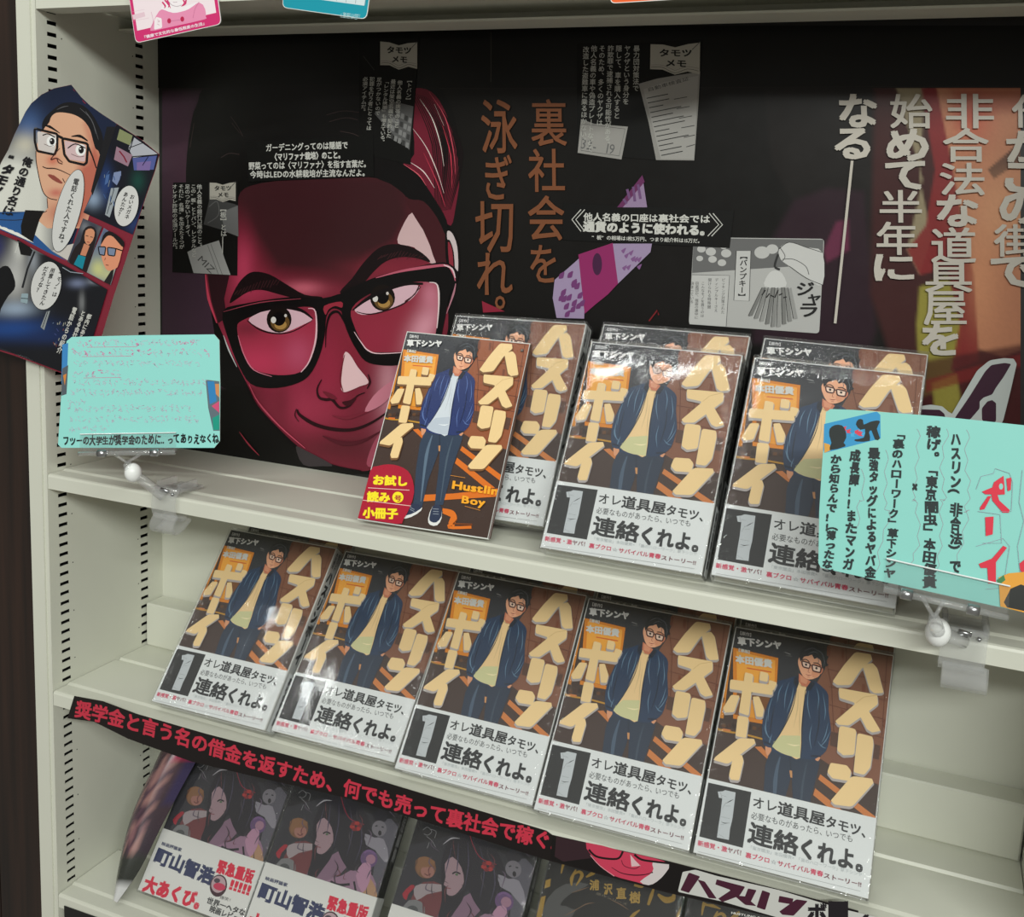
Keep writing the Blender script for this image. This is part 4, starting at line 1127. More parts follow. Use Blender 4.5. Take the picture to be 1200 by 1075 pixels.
GT, GM = 'wrapped comic volumes on the top shelf', 'wrapped comic volumes on the middle shelf'
TB = BT + .0054
pB = (0.5092, 0.0069, -0.4091, 31.5317, -.3451, .2209)
pC = (0.6454, 0.0045, -0.4065, 33.5, 1.0, -1.0)
pA = (.3681, .0468, -.4068, 27.03, -2.4, 1.56)
place('wrapped comic in full view on the upper shelf, just right of the booklet', GT, pB, None, (0, 1))
place('wrapped comic on the upper shelf half covered by the mint card on the right', GT, pC, None, (0, 2))
place('wrapped comic on the upper shelf partly hidden behind the leaning sample booklet', GT, pA, None, (1, 0))
place('crinkled comic peeking above the fully visible volume on the upper shelf', GT, pB, (-.001, .028, TB), (1, 1))
place('crinkled comic peeking above the volume behind the right mint card', GT, pC, (.001, .030, TB), (1, 2))
pM = [(0.1186, 0.0085, -0.6289, 39.4, .6, .2), (0.2516, 0.0150, -0.6298, 41.0, -.6, .8), (0.3845, 0.0090, -0.6297, 37.8, 0, .1), (0.5167, 0.0045, -0.6293, 38.4, .2, .2), (0.6490, 0.0051, -0.629, 39.25, -.3154, .6)]
names = ['leftmost', 'second from left', 'third from left', 'fourth from left', 'rightmost']
for i, p in enumerate(pM):
    place('front wrapped comic of the %s stack on the middle shelf' % names[i], GM, p, None, (0, i % 3))
for i, p in enumerate(pM):
    if i != 1: place('comic directly behind the front one in the %s stack on the middle shelf' % names[i], GM, p, ((.004 if i == 0 else 0), .0150, TB), (0, (i + 1) % 3))

# the unwrapped sample booklet leaning in front
pl = PK
r = empty('sample_booklet', pl.M); tag(r, 'thin glossy sample booklet with a red sticker leaning on the comics', 'booklet')
S_ = Matrix.Diagonal((.1169 / BW, 1, .1762 / BH, 1))
b = MB()
n = 14
vs = []; fs = []
for i in range(n + 1):
    x = BW * i / n; y = -.0
    vs += [(x, y, 0), (x, y, BH), (x, .0026, 0), (x, .0026, BH)]
for i in range(n):
    a_ = i * 4; fs += [(a_, a_ + 4, a_ + 5, a_ + 1), (a_ + 2, a_ + 3, a_ + 7, a_ + 6), (a_, a_ + 2, a_ + 6, a_ + 4), (a_ + 1, a_ + 5, a_ + 7, a_ + 3)]
fs += [(0, 1, 3, 2), (n * 4, n * 4 + 2, n * 4 + 3, n * 4 + 1)]
b.add(vs, fs)
pg = b.obj('pages', M_PAPER, r, S_)
link('cover_print', cover_art(True).mesh('cover_print', M_GLOSSY), pg)
b = MB(); b.tube([(BW + .0002, .0013, .001), (BW + .0002, .0013, BH - .001)], .0015, 8); b.obj('folded_spine', mat('spine_brown', (70, 44, 34), .3), r, S_)
b = MB(); b.ball((.122, -.0006, BH - .008), .0016, 10); b.obj('eyelet', M_METAL, r, S_)

# clear risers that lift the rear volumes
for x0, x1, h, nm in ((.512, .636, .0150, 'left'), (.655, .775, .0150, 'right')):
    b = MB(); b.box((x0, .040, .0015), (x1, .100, h), bev=.001)
    o = b.obj('display_riser', M_ACRYL, None, Matrix.Translation((0, 0, S1)))
    tag(o, 'low clear riser under the %s pair of comics on the upper shelf' % nm, 'display stand')

# ------------------------------------------------------------------ third shelf: dark covers with white bands
P31 = Plane((.0806, .027, -.852), 36.5, -1.2, .5)
P32 = Plane((.2110, .027, -.852), 37, 0, .3)
P33 = Plane((.3560, .027, -.852), 37, 0, .2)
PG = Plane((.4963, .027, -.852), 37, 0, .2)
ZD, ZE, ZG = (120, 860, 5), (300, 860, 3), (620, 960, 6)
b3 = .0600


def dark_cover():
    A = Art(P32, ZE, base=.0001); A.lim = (.0008, .0008, BW - .0008, BH - .0008)
    A.zoom = None; A.sc = np.array((BW, BH)); A.rect(.001, .001, .999, .999, (44, 43, 50))
    A.poly([(.001, .62), (.3, .72), (.999, .70), (.999, .999), (.001, .999)], (26, 25, 29))
    A.zoom = ZE; A.sc = np.array((1, 1))
    A.poly([(440, 300), (505, 330), (470, 440), (440, 560), (400, 600), (420, 440)], (84, 82, 92), sm=2)
    A.poly([(100, 430), (140, 380), (205, 390), (210, 470), (150, 530), (80, 520)], (104, 52, 56), sm=2)
    A.poly([(60, 480), (90, 440), (130, 445), (140, 480), (110, 510), (60, 510)], (112, 112, 114), sm=2)
    A.ell(100, 472, 18, 15, (72, 74, 76)); A.line([(60, 500), (100, 492), (140, 506)], 5, (54, 54, 56))
    A.ell(150, 332, 34, 36, (112, 78, 54)); A.ell(156, 345, 22, 22, (150, 104, 94)); A.line([(146, 352), (156, 358), (166, 352)], 3, (90, 40, 40))
    A.poly([(120, 310), (150, 296), (182, 312), (172, 330), (140, 332), (126, 352)], (128, 90, 62), sm=2)
    A.poly([(108, 404), (132, 386), (204, 388), (208, 406), (150, 420), (116, 440)], (150, 138, 142), sm=2)
    A.poly([(70, 420), (100, 390), (112, 396), (90, 420), (82, 440)], (150, 36, 50), sm=2)
    A.poly([(206, 470), (300, 408), (345, 430), (300, 490), (230, 530), (176, 500)], (124, 96, 116), sm=2)
    A.poly([(240, 520), (300, 500), (360, 470), (410, 500), (420, 560), (350, 592), (280, 590), (236, 560)], (140, 108, 130), sm=2)
    A.line([(262, 520), (290, 532), (330, 530)], 9, (34, 30, 38)); A.line([(345, 520), (352, 560)], 7, (34, 30, 38)); A.line([(240, 540), (300, 560), (360, 560)], [2, 5, 2], (120, 84, 108))
    A.poly([(370, 560), (384, 500), (410, 520), (428, 570), (418, 620), (360, 600)], (164, 128, 100), sm=2)
    A.poly([(200, 350), (206, 300), (236, 240), (280, 218), (330, 228), (380, 270), (404, 330), (404, 400), (372, 470), (330, 480), (300, 440), (282, 400), (262, 440), (240, 470), (200, 520), (180, 500), (196, 440)], (30, 27, 36), sm=3)
    A.poly([(214, 320), (240, 296), (266, 330), (272, 378), (252, 410), (232, 424), (214, 418), (216, 396), (206, 388), (214, 362)], (150, 124, 132), sm=2)
    A.line([(236, 352), (248, 346), (262, 352)], 5, (28, 22, 30)); A.line([(214, 398), (228, 400)], 3, (120, 60, 70), 0); A.ell(250, 354, 5, 4, (74, 96, 70))
    for p in ([(240, 262), (226, 310), (214, 350)], [(262, 250), (256, 310), (250, 350)], [(292, 246), (290, 320), (272, 400)], [(330, 260), (340, 340), (320, 430)], [(366, 300), (372, 380), (350, 450)], [(310, 230), (318, 300)]):
        A.line(p, [1, 4, 1], (64, 58, 80))
    A.line([(212, 256), (240, 236), (268, 236)], [1, 5, 1], (170, 166, 174))
    A.line([(300, 222), (310, 260), (332, 300), (380, 320)], 2, (150, 34, 56))
    for a_ in range(6): A.ell(352 + 13 * math.cos(a_), 326 + 11 * math.sin(a_), 9, 7, (156, 44, 44) if a_ % 2 else (112, 30, 38))
    A.ell(438, 292, 26, 22, (36, 34, 42)); A.ell(434, 334, 26, 28, (112, 108, 116)); A.ell(436, 350, 6, 9, (34, 30, 36)); A.line([(420, 326), (428, 324)], 4, (30, 28, 34), 0); A.line([(442, 328), (450, 330)], 4, (30, 28, 34), 0)
    A.poly([(384, 352), (416, 366), (450, 372), (470, 440), (452, 452), (420, 410), (388, 392)], (132, 128, 138), sm=2)
    A.ell(398, 440, 30, 32, (96, 70, 110)); A.ell(404, 442, 17, 17, (150, 112, 132)); A.line([(380, 420), (398, 412), (420, 424)], 7, (110, 82, 126))
    A.poly([(352, 500), (376, 456), (404, 462), (400, 520), (374, 560)], (170, 128, 152), sm=2)
    for p in ([(150, 210), (165, 200), (178, 214), (165, 226), (152, 222)], [(160, 230), (176, 244), (188, 266)], [(172, 206), (192, 214), (186, 236)], [(168, 250), (160, 270)]): A.line(p, 2, (120, 118, 122))
    rq = random.Random(8)
    for k in range(46):      # inky hatching over the figures
        x, y = rq.uniform(90, 480), rq.uniform(230, 600)
        A.line([(x, y), (x + rq.uniform(-16, 16), y + rq.uniform(12, 34)), (x + rq.uniform(-24, 24), y + rq.uniform(30, 66))], [.6, rq.uniform(2, 5), .6], rq.choice([(30, 28, 34), (40, 32, 40), (92, 78, 96), (96, 50, 56), (66, 58, 66)]))
    return A.mesh('cover_print', M_PRINT)


JB = mat('black_jacket_card', (24, 24, 27), .35, .03, 40)
JACKB = shell(BW, BH, BT, .0004, 0, BH).mesh('jacket', JB)
OB3 = shell(BW + .0004, b3, BT + .0022, .0003, 0, b3); OB3.v = [(x, y - .0011, z + .0001) for x, y, z in OB3.v]; OB3 = OB3.mesh('paper_band', M_PAPER)
A = Art(P31, ZD, base=.00112)
A.zoom = None; A.sc = np.array((BW, BH)); A.rect(.001, .001, .999, b3 / BH - .001, (212, 212, 208)); A.zoom = ZD; A.sc = np.array((1, 1))
nv, rd = (44, 52, 88), (206, 30, 62)
A.htext('映画評論家', (348, 652), (466, 692), 24, nv, .03)
A.htext('町山智浩', (300, 744), (640, 882), 104, nv, .05)
A.htext('大あくび。', (236, 912), (612, 1040), 104, rd, .05)
A.htext('緊急重版', (668, 806), (880, 874), 84, rd, .045)
A.ell(684, 892, 50, 66, (60, 34, 44), rot=12); A.ell(684, 884, 42, 50, (176, 150, 156), rot=12); A.ell(690, 898, 36, 22, (188, 52, 84), rot=12); A.ell(676, 862, 18, 14, (70, 60, 70))
A.htext('!!!!!', (742, 908), (866, 948), 78, rd, .05)
A.htext('爆笑！', (690, 966), (770, 990), 22, (70, 70, 72), .0)
A.htext('世界一ヘタな', (612, 990), (836, 1068), 42, (60, 60, 62), .03); A.htext('映画レビュー', (628, 1040), (830, 1112), 44, (60, 60, 62), .03)
OB3P = A.mesh('band_print', M_PRINT)
DC = dark_cover()
sp = Art(None, None, (1, 1), base=.0001)
sp.rect(.0012, .0005, BT - .0012, BH - .0005, (20, 20, 24)); sp.vtext('漫画短編集', (BT / 2, BH - .02), (BT / 2, BH - .09), .008, (150, 150, 150), .03)
SPB = sp.mesh('spine_print', M_PRINT)
GB = 'dark banded comics on the third shelf'
wh = ['leftmost dark covered comic with a white and red band, third shelf', 'second dark covered comic with a white and red band, third shelf', 'third dark covered comic from the left, third shelf']
for i, pl in enumerate((P31, P32, P33)):
    r = empty('comic_book', pl.M); tag(r, wh[i], 'book', GB)
    j = link('jacket', JACKB, r); link('cover_print', DC, j); link('spine_print', SPB, j, SPINE); link('page_block', PAGES, r)
    o = link('paper_band', OB3, r); link('band_print', OB3P, o); link('shrink_wrap', FILMS[(0, i)], r)

# black and gold volumes
A = Art(PG, ZG, base=.0001); A.lim = (.0008, .0008, BW - .0008, BH - .0008)
A.zoom = None; A.sc = np.array((BW, BH)); A.rect(.001, .001, .999, .999, (22, 21, 20)); A.zoom = ZG; A.sc = np.array((1, 1))
gd = (150, 118, 44)
A.poly([(130, 560), (250, 460), (420, 460), (240, 600), (330, 640), (250, 720), (90, 720)], (74, 74, 74), sm=2)
A.poly([(220, 600), (300, 520), (460, 460), (500, 470), (360, 560), (260, 610)], (16, 15, 15), sm=2)
for p in ([(330, 640), (400, 600), (460, 590)], [(420, 480), (360, 500), (300, 520)], [(250, 680), (310, 650), (360, 620)], [(560, 560), (640, 600), (700, 640)]): A.line(p, [2, 8, 2], (110, 84, 62))
for p, w in (([(250, 300), (238, 330), (226, 384)], [26, 18, 8]), ([(232, 312), (300, 322), (350, 342)], [8, 22, 6]), ([(330, 356), (300, 420), (300, 470)], [8, 26, 8]), ([(300, 400), (350, 372), (372, 400), (330, 470)], [8, 20, 26, 6]), ([(470, 356), (450, 380), (400, 410)], [8, 30, 10]), ([(740, 460), (790, 470), (810, 458)], [26, 34, 6]), ([(880, 480), (860, 540), (838, 606)], [10, 26, 18]), ([(906, 530), (960, 570), (1010, 560), (1020, 520)], [14, 44, 40, 10]), ([(1090, 590), (1070, 640), (1040, 690)], [14, 26, 16]), ([(780, 640), (740, 670), (700, 710)], [6, 24, 18])):
    A.line(p, w, gd)
A.poly([(118, 432), (154, 420), (148, 476), (108, 490)], gd); A.poly([(80, 548), (118, 540), (90, 690), (34, 690)], gd)
for ch, *q in (('浦', 428, 430, 492, 500), ('沢', 528, 456, 586, 532), ('直', 616, 484, 682, 560), ('樹', 708, 514, 782, 592)): A.gbox(ch, *q, (164, 132, 60), .03, sk=0)
A.htext('原作シリーズ', (470, 530), (690, 610), 20, (120, 110, 92))
GOLD = A.mesh('cover_print', M_PRINT)
for i, x in enumerate((.4963, .6290)):
    pl = Plane((x, .027, -.852), 37, 0, .2)
    r = empty('comic_book', pl.M)
    tag(r, ['black comic with gold brush lettering beside the dark banded comics', 'second black and gold comic, below the hanging logo strip'][i], 'book', 'black and gold comics on the third shelf')
    j = link('jacket', JACKB, r); link('cover_print', GOLD, j); link('spine_print', SPB, j, SPINE); link('page_block', PAGES, r); link('shrink_wrap', FILMS[(0, i)], r)


# curled leaflet at the left of the third shelf
Lp = smooth([(134, 1054), (139, 1020), (150, 972), (163, 936), (180, 900), (196, 866)], 4, False)
Rp = smooth([(138, 1058), (164, 1020), (188, 972), (212, 926), (234, 886), (246, 862)], 4, False)
PLf = Plane((.04, .010, -.8620), 36, -1.2, .5)
a_, c_ = PLf.uv(Lp), PLf.uv(Rp)
n, m = len(Lp), 10
V = []; F = []; C = []
rs = np.random.RandomState(5)
for i in range(n):
    for j in range(m + 1):
        s = j / m; p = a_[i] * (1 - s) + c_[i] * s
        w_ = np.linalg.norm(a_[i] - c_[i])
        V.append((p[0], -.35 * w_ * math.sin(math.pi * s) - .001, p[1]))
        t = i / n
        base = np.array((44, 40, 50)) * (1 - t) + np.array((92, 68, 72)) * t
        if .28 < t < .8 and .1 < s < .75: base = np.array([(128, 92, 96), (84, 62, 74), (150, 112, 108), (66, 50, 60)][rs.randint(4)])
        if t < .12: base = np.array((196, 196, 196))
        elif t < .25: base = np.array((52, 54, 50))
        if s > .84 and .5 < t < .75: base = np.array((60, 52, 84))
        if s > .62 and .74 < t < .93: base = np.array((178, 30, 84))
        C.append(s2l(base))
for i in range(n - 1):
    for j in range(m):
        q = i * (m + 1) + j; F.append((q, q + 1, q + m + 2, q + m + 1))
k = len(V); V += [(x, y + .0004, z) for x, y, z in V]; C += [s2l((30, 30, 32))] * k
F += [tuple(k + v for v in reversed(f)) for f in F]
me = bpy.data.meshes.new('leaflet'); me.from_pydata(V, [], F)
at = me.color_attributes.new('Col', 'FLOAT_COLOR', 'POINT'); at.data.foreach_set('color', np.hstack([np.array(C), np.ones((len(C), 1))]).astype(np.float32).ravel())
me.materials.append(M_GLOSSY); me.polygons.foreach_set('use_smooth', [True] * len(F))
lf = link('leaflet', me, None, PLf.M); tag(lf, 'curled glossy leaflet standing at the left end of the third shelf', 'leaflet')

# ------------------------------------------------------------------ paper strip hung on the lip of the second shelf
PS = Plane((.02, -.0014, -.66))
top = [(87, 816), (120, 822), (160, 837), (240, 860), (400, 902), (520, 938), (640, 974), (647, 979), (780, 1009), (925, 1046), (1006, 1068)]
bot = [(1004, 1098), (925, 1080), (780, 1046), (640, 1008), (520, 970), (400, 934), (225, 893), (150, 866), (110, 846), (79, 842)]
ol = PS.uv(top + bot)
bn = sheet(ol, .0004, 'paper_banner', M_BLACK, None, PS.M)
tag(bn, 'long black paper strip with pink lettering hung along the middle shelf edge', 'banner')
A = Art(PS, (0, 0, 1), base=.00002)
A.poly(top + bot, (27, 22, 22))
ZF, ZH = (40, 700, 5.97), (300, 860, 3)
pk = (196, 52, 72)
txt = '奨学金と言う名の借金を返すため、何でも売って裏社会で稼ぐ‥'
bl = [(86, 838), (130, 848), (200, 868), (300, 901), (400, 930), (520, 965), (600, 984), (650, 996)]
bx = np.array([p[0] for p in bl], float); by = np.array([p[1] for p in bl], float)
x = 87.0
for i, c in enumerate(txt):
    w = 19.3 * (1 + .0 * i) + .045 * i
    y = np.interp(x, bx, by); sl = (np.interp(x + w, bx, by) - y)
    if x < 655: A.put(c, (x, y), (w, sl), (w * .16, -w * 1.08), pk, .03)
    x += w * 1.0
A.k = A.kmax
# face and logo part of the strip
A.poly([(647, 980), (790, 1013), (925, 1048), (1004, 1069), (1002, 1096), (925, 1078), (780, 1044), (645, 1008)], (22, 19, 19))
zf = lambda p: zz(ZG, p)
A.poly([(652, 980), (690, 989), (700, 1005), (660, 1010), (650, 1004)], (52, 34, 40))
A.poly(zf([(400, 165), (660, 228), (880, 275), (985, 318), (960, 380), (900, 440), (840, 466), (760, 445), (680, 425), (600, 400), (520, 345), (450, 270)]), (196, 62, 88), sm=2)
A.poly(zf([(870, 300), (985, 318), (960, 380), (900, 440), (840, 466), (780, 440), (850, 390), (875, 350)]), (204, 196, 196), sm=2)
A.line(zf([(420, 215), (470, 262), (560, 280), (630, 276), (660, 228)]), 2.4, (30, 20, 22)); A.line(zf([(740, 250), (790, 285), (880, 300), (985, 312)]), 2.4, (30, 20, 22))
A.poly(zf([(712, 250), (745, 290), (785, 330), (720, 335)]), (214, 180, 184)); A.line(zf([(650, 290), (670, 330), (740, 350), (780, 330)]), .9, (110, 30, 50))
A.line(zf([(580, 340), (650, 380), (740, 395), (820, 390), (868, 375)]), [.6, 1.4, .8], (70, 20, 34)); A.ell(*zf([(866, 376)])[0], .9, .9, (40, 16, 22))
A.line(zf([(432, 255), (500, 330), (600, 402)]), .8, (226, 150, 160))
ZL = (700, 1000, 3)
A.poly(zz(ZL, [(300, 66), (345, 58), (420, 80), (640, 130), (740, 160), (860, 196), (990, 226), (960, 270), (700, 245), (560, 205), (440, 170), (283, 136)]), (196, 196, 192), rd=.1)
mg = (70, 30, 48)
for p in ([(322, 68), (362, 82), (322, 140), (292, 130)], [(352, 92), (378, 100), (420, 160), (392, 158)], [(420, 92), (520, 118), (500, 150), (440, 172), (425, 160), (470, 130), (415, 110)], [(480, 148), (520, 152), (560, 186), (520, 182)], [(530, 124), (560, 130), (540, 170), (516, 160)], [(580, 130), (608, 140), (590, 200), (560, 190)], [(640, 150), (690, 160), (684, 180), (636, 172)], [(700, 162), (740, 168), (690, 220), (650, 216), (640, 205)]):
    A.poly(zz(ZL, p), mg, rd=.12)
for i, c in enumerate('ボーイ'):
    x, y = 742 + 74 * i, 178 + 20 * i
    q = zz(ZL, [(x, y), (x + 62, y + 62)]); A.gbox(c, *q[0], *q[1], (34, 30, 34), .05)
A.htext('HUSTLING BOY', zz(ZL, [(470, 212)])[0], zz(ZL, [(600, 236)])[0], 3.4, (206, 206, 200), .03)
A.obj('banner_print', M_PRINT, bn)

# plain dark sheet added for an unidentified dark area below the third shelf
PQ = Plane((.04, -.001, -.90))
o = sheet(PQ.uv([(75, 1062), (160, 1092), (300, 1140), (300, 1190), (150, 1140), (76, 1096)]), .0006, 'paper_banner', M_BLACK, None, PQ.M)
tag(o, 'plain dark sheet filling the dark area below the third shelf, lower left corner', 'banner')

# ------------------------------------------------------------------ price cards along the top shelf edge
def card(name, pose, w, h, border, inner, label):
    pl = Plane(pose[:3], *pose[3:])
    ol = rounded([(0, 0), (w, 0), (w, h), (0, h)], .08, 4)
    m = sheet(ol, .0007, name, M_WHITE, None, pl.M); tag(m, label, 'card', 'small cards clipped to the top shelf edge')
    a = Art(pl, None, (1, 1), base=.00002); a.poly(rounded([(.0004, .0004), (w - .0004, .0004), (w - .0004, h - .0004), (.0004, h - .0004)], .08, 4), border)
    a.poly([(.0035, .0098), (w - .0035, .0098), (w - .0035, h - .003), (.0035, h - .003)], inner)
    return m, a, pl


m, a, pl = card('shelf_card', (.1225, -.0085, -.0245, 0, 3.6, 9.8), .0866, .060, (206, 48, 112), (238, 222, 228), 'pink bordered card with a pink figure drawing hanging at the upper left')
a.pl = pl; a.zoom = (140, 0, 8.571)
a.poly([(130, 150), (250, 120), (260, 165), (140, 200)], (226, 196, 208)); a.line([(130, 120), (250, 95)], 2, (214, 176, 192), 0); a.line([(140, 210), (300, 180)], 2, (214, 176, 192), 0)
a.poly([(310, 310), (340, 220), (400, 110), (470, 90), (560, 120), (650, 105), (800, 25), (860, 90), (868, 170), (850, 196), (560, 262), (430, 290)], (228, 142, 178), sm=2)
a.poly([(420, 80), (500, -10), (680, -10), (640, 60), (700, 50), (790, 20), (700, 90), (620, 118), (540, 130), (450, 100)], (240, 232, 236), sm=2)
a.poly([(352, 200), (372, 170), (424, 184), (430, 280), (348, 300)], (240, 230, 234), rd=.2)
for p in ([(430, 20), (460, 60), (450, 84)], [(455, 0), (490, 40), (515, 84)], [(480, 0), (500, 46), (490, 78)], [(640, 0), (655, 30), (620, 66)], [(670, -5), (662, 36), (630, 64)]): a.line(p, [14, 18, 3], (206, 58, 112))
a.line([(540, 20), (560, 24), (580, 20)], 3, (150, 110, 124)); a.line([(500, 20), (530, 52), (580, 64), (625, 50)], 3, (120, 90, 104))
a.ell(500, 210, 19, 26, (186, 34, 80)); a.ell(632, 192, 19, 26, (186, 34, 80)); a.line([(518, 212), (560, 206), (612, 200)], 3, (190, 110, 150), 0)
a.line([(740, 180), (760, 90), (800, 20)], 3, (196, 110, 150)); a.line([(320, 120), (340, 220), (312, 300)], 3, (206, 150, 176)); a.line([(382, 200), (405, 214), (384, 222)], 3, (190, 130, 150)); a.line([(382, 240), (402, 252)], 3, (190, 130, 150), 0)
a.htext('『健康で文化的な最低限度の生活』', (232, 392), (880, 244), 36, (240, 214, 226), .03)
a.obj('card_print', M_MATTE, m)
m, a, pl = card('shelf_card', (.2695, -.0065, .0008, 0, 2.2, -7.7), .0770, .060, (22, 148, 168), (206, 220, 224), 'teal bordered card with a pale tiled picture at the top of the frame')
a.pl = pl; a.zoom = None
for i in range(9): a.line([(.006 + .0085 * i, .0105), (.010 + .0078 * i, .056)], .0004, (140, 160, 170), 0)
for i in range(5): a.line([(.004, .013 + .008 * i), (.072, .016 + .0075 * i)], .0004, (150, 168, 178), 0)
a.htext('『漫画作品』', (.052, .0025), (.073, .0025), .0045, (190, 226, 230), 0)
a.obj('card_print', M_MATTE, m)
m, a, pl = card('shelf_card', (.5440, -.0060, -.0042, 0, 3.0, 2.2), .0480, .060, (232, 96, 40), (232, 150, 110), 'orange card just entering the frame at the top centre')
a.obj('card_print', M_MATTE, m)

# ------------------------------------------------------------------ hand-written mint cards in clear clip holders
PL_ = Plane((.053, -.0347, -.38), 7, 12, 2)
ol = [(84, 395), (160, 393), (251, 392), (257, 399), (258, 450), (257.5, 517), (251, 525), (150, 525), (72, 525), (68, 521), (72, 460), (78, 400)]
sl = sheet(PL_.uv(ol), .0006, 'handwritten_card', M_MATTE and M_PAPER, None, PL_.M)
tag(sl, 'mint card covered in faint pink handwriting in a clip holder, left', 'sign')
A = Art(PL_, (0, 0, 1), base=.00002)
A.poly(ol, (146, 216, 209))
for p, c in (([(73, 404), (80, 402), (79, 430), (76, 448), (72, 450)], (60, 130, 190)), ([(73, 432), (80, 428), (78, 462), (72, 464)], (84, 92, 100)), ([(74, 440), (78, 438), (76, 452)], (206, 130, 60)),
             ([(241, 445), (257, 447), (257.5, 505), (250, 505), (244, 478)], (96, 110, 120)), ([(243, 447), (251, 447), (254, 470), (246, 474)], (50, 128, 186)), ([(252, 450), (257, 450), (257, 466), (253, 462)], (206, 140, 90)), ([(248, 476), (257, 470), (257, 484)], (206, 80, 120)), ([(249, 490), (257, 486), (257, 504), (250, 504)], (30, 150, 130))):
    A.poly(p, c)
r9 = random.Random(11)
rows = [(402, 90, 236), (413, 84, 246), (426, 86, 236), (438, 86, 142), (448, 84, 244), (460, 82, 238), (471, 80, 104), (479, 78, 230), (491, 80, 236), (502, 80, 130)]
for y, x0, x1 in rows:
    x = x0
    while x < x1 - 5:
        w = r9.uniform(4.5, 7)
        dark = (y in (402, 413, 438) and r9.random() < .45)
        c = (206, 140, 176) if dark else (188, 184, 200)
        for _ in range(r9.choice((3, 4, 5))):
            xa, ya = x + r9.uniform(0, w - 1), y + r9.uniform(-3.6, 3.2)
            A.line([(xa, ya), (xa + r9.uniform(-1, 3), ya + r9.uniform(-1.5, 1.5)), (xa + r9.uniform(0, 3.5), ya + r9.uniform(-2, 3.5))], .55 if not dark else .8, c, 2, layer=A.k)
        x += w + r9.uniform(.6, 1.6)
    A.k += 1
    if y in (402, 413, 438): A.line([(x0 + 12, y + 5), (min(x0 + 70, x1), y + 4.4)], .5, (206, 130, 160), 0)
def hand(A, t, p0, p1, h, col, bold, seed, w=None, vertical=False, rt=(1, 0)):
    rn = random.Random(seed)
    if vertical: A.vtext(t, p0, p1, w, col, bold, rt, .10, rn)
    else:
        p0 = np.array(p0, float); p1 = np.array(p1, float); st = (p1 - p0) / len(t)
        for i, c in enumerate(t):
            a = rn.uniform(-.10, .10); k = rn.uniform(.88, 1.14)
            eu = np.array([st[0] * math.cos(a), st[0] * math.sin(a)]) * 1.0; ev = np.array([h * math.sin(a) + rn.uniform(-.6, .6), -h * k * math.cos(a)])
            A.put(c, p0 + st * i + np.array([0, rn.uniform(-.5, .5)]), eu, ev, col, bold)
        A.k = A.kmax
hand(A, 'フツーの大学生が奨学金のために‥ってありえなくね', (74, 521), (257, 518.5), 11.5, (28, 30, 34), .035, 3)
A.obj('card_print', M_MATTE, sl)

PR = Plane((.7242, -.058, -.3722), 17, 8, -1)
ol = [(968, 483), (973, 479.5), (1000, 480.5), (1100, 488), (1200, 498.5), (1290, 507), (1290, 741), (1200, 718), (1100, 696), (1040, 683), (962, 665.5), (959, 660), (960, 600), (963, 550)]
sr = sheet(PR.uv(ol), .0006, 'handwritten_card', M_PAPER, None, PR.M)
tag(sr, 'mint card with bold black and red handwriting in a clip holder, right', 'sign')
A = Art(PR, (0, 0, 1), base=.00002)
A.poly(ol, (132, 198, 189))
zr, zs = (820, 380, 2.687), (960, 380, 4.886)
A.poly(zz(zs, [(28, 572), (330, 500), (350, 520), (352, 655), (30, 738), (24, 720)]), (46, 140, 190))
for k in range(22):
    x, y = r9.uniform(40, 330), r9.uniform(520, 700)
    if 560 + (330 - x) * .18 < y + 26 < 640 + (330 - x) * .2: A.poly(zz(zs, [(x, y), (x + 26, y - 8), (x + 18, y + 10), (x + 30, y + 18), (x + 2, y + 16)]), [(206, 60, 80), (60, 160, 206), (206, 60, 80)][k % 3])
A.poly(zz(zs, [(28, 680), (60, 690), (70, 720), (30, 738)]), (206, 150, 60))
A.poly(zz(zs, [(60, 600), (90, 578), (130, 580), (150, 610), (155, 650), (140, 680), (150, 700), (60, 722), (70, 680), (58, 640)]), (26, 34, 34), sm=2)
A.poly(zz(zs, [(210, 575), (225, 545), (250, 548), (255, 575), (290, 560), (330, 552), (348, 560), (330, 600), (348, 655), (320, 662), (300, 610), (285, 620), (290, 668), (215, 672), (204, 660), (255, 650), (262, 600), (236, 606)]), (26, 34, 34), sm=2)
# wavy mauve cut lines round the columns
def wave(pts, amp, n, seed):
    p = smooth(pts, 8, False); out = []
    q = np.stack([np.interp(np.linspace(0, 1, n), np.linspace(0, 1, len(p)), p[:, k]) for k in (0, 1)], 1)
    for i, (x, y) in enumerate(q): out.append((x + amp * (1 if i % 2 else -1), y))
    A.line(out, .55, (150, 146, 156), 2)
wave(zz(zs, [(855, 605), (840, 780), (860, 950), (835, 1075)]) + zz(zr, [(845, 590), (825, 690), (800, 790)]), 2.4, 19, 1)
wave(zz(zs, [(740, 600), (700, 800), (720, 1000)]) + zz(zr, [(760, 560), (760, 680), (745, 780)]), 2.2, 19, 2)
wave(zz(zs, [(570, 600), (560, 800), (540, 1000)]) + zz(zr, [(680, 560), (690, 680), (660, 760)]), 2.2, 19, 3)
wave(zz(zs, [(390, 720), (380, 900), (380, 1050)]) + zz(zr, [(600, 600), (570, 690), (560, 780)]), 2.0, 15, 4)
wave(zz(zs, [(250, 830), (250, 1000)]) + zz(zr, [(500, 560), (500, 640)]), 1.8, 9, 5)
bk_ = (22, 34, 36)
V_ = lambda t, p0, p1, w, z=zr, bd=.042, sd=1, col=bk_, rt=(1, .06): hand(A, t, zz(z, [p0])[0], zz(z, [p1])[0], 0, col, bd, sd, w, True, rt)
V_('ハスリン(非合法)で', (806, 340), (806, 785), 14, sd=4)
V_('稼げ。「東京闇虫」本田優貴', (735, 320), (722, 832), 15.5, sd=5)
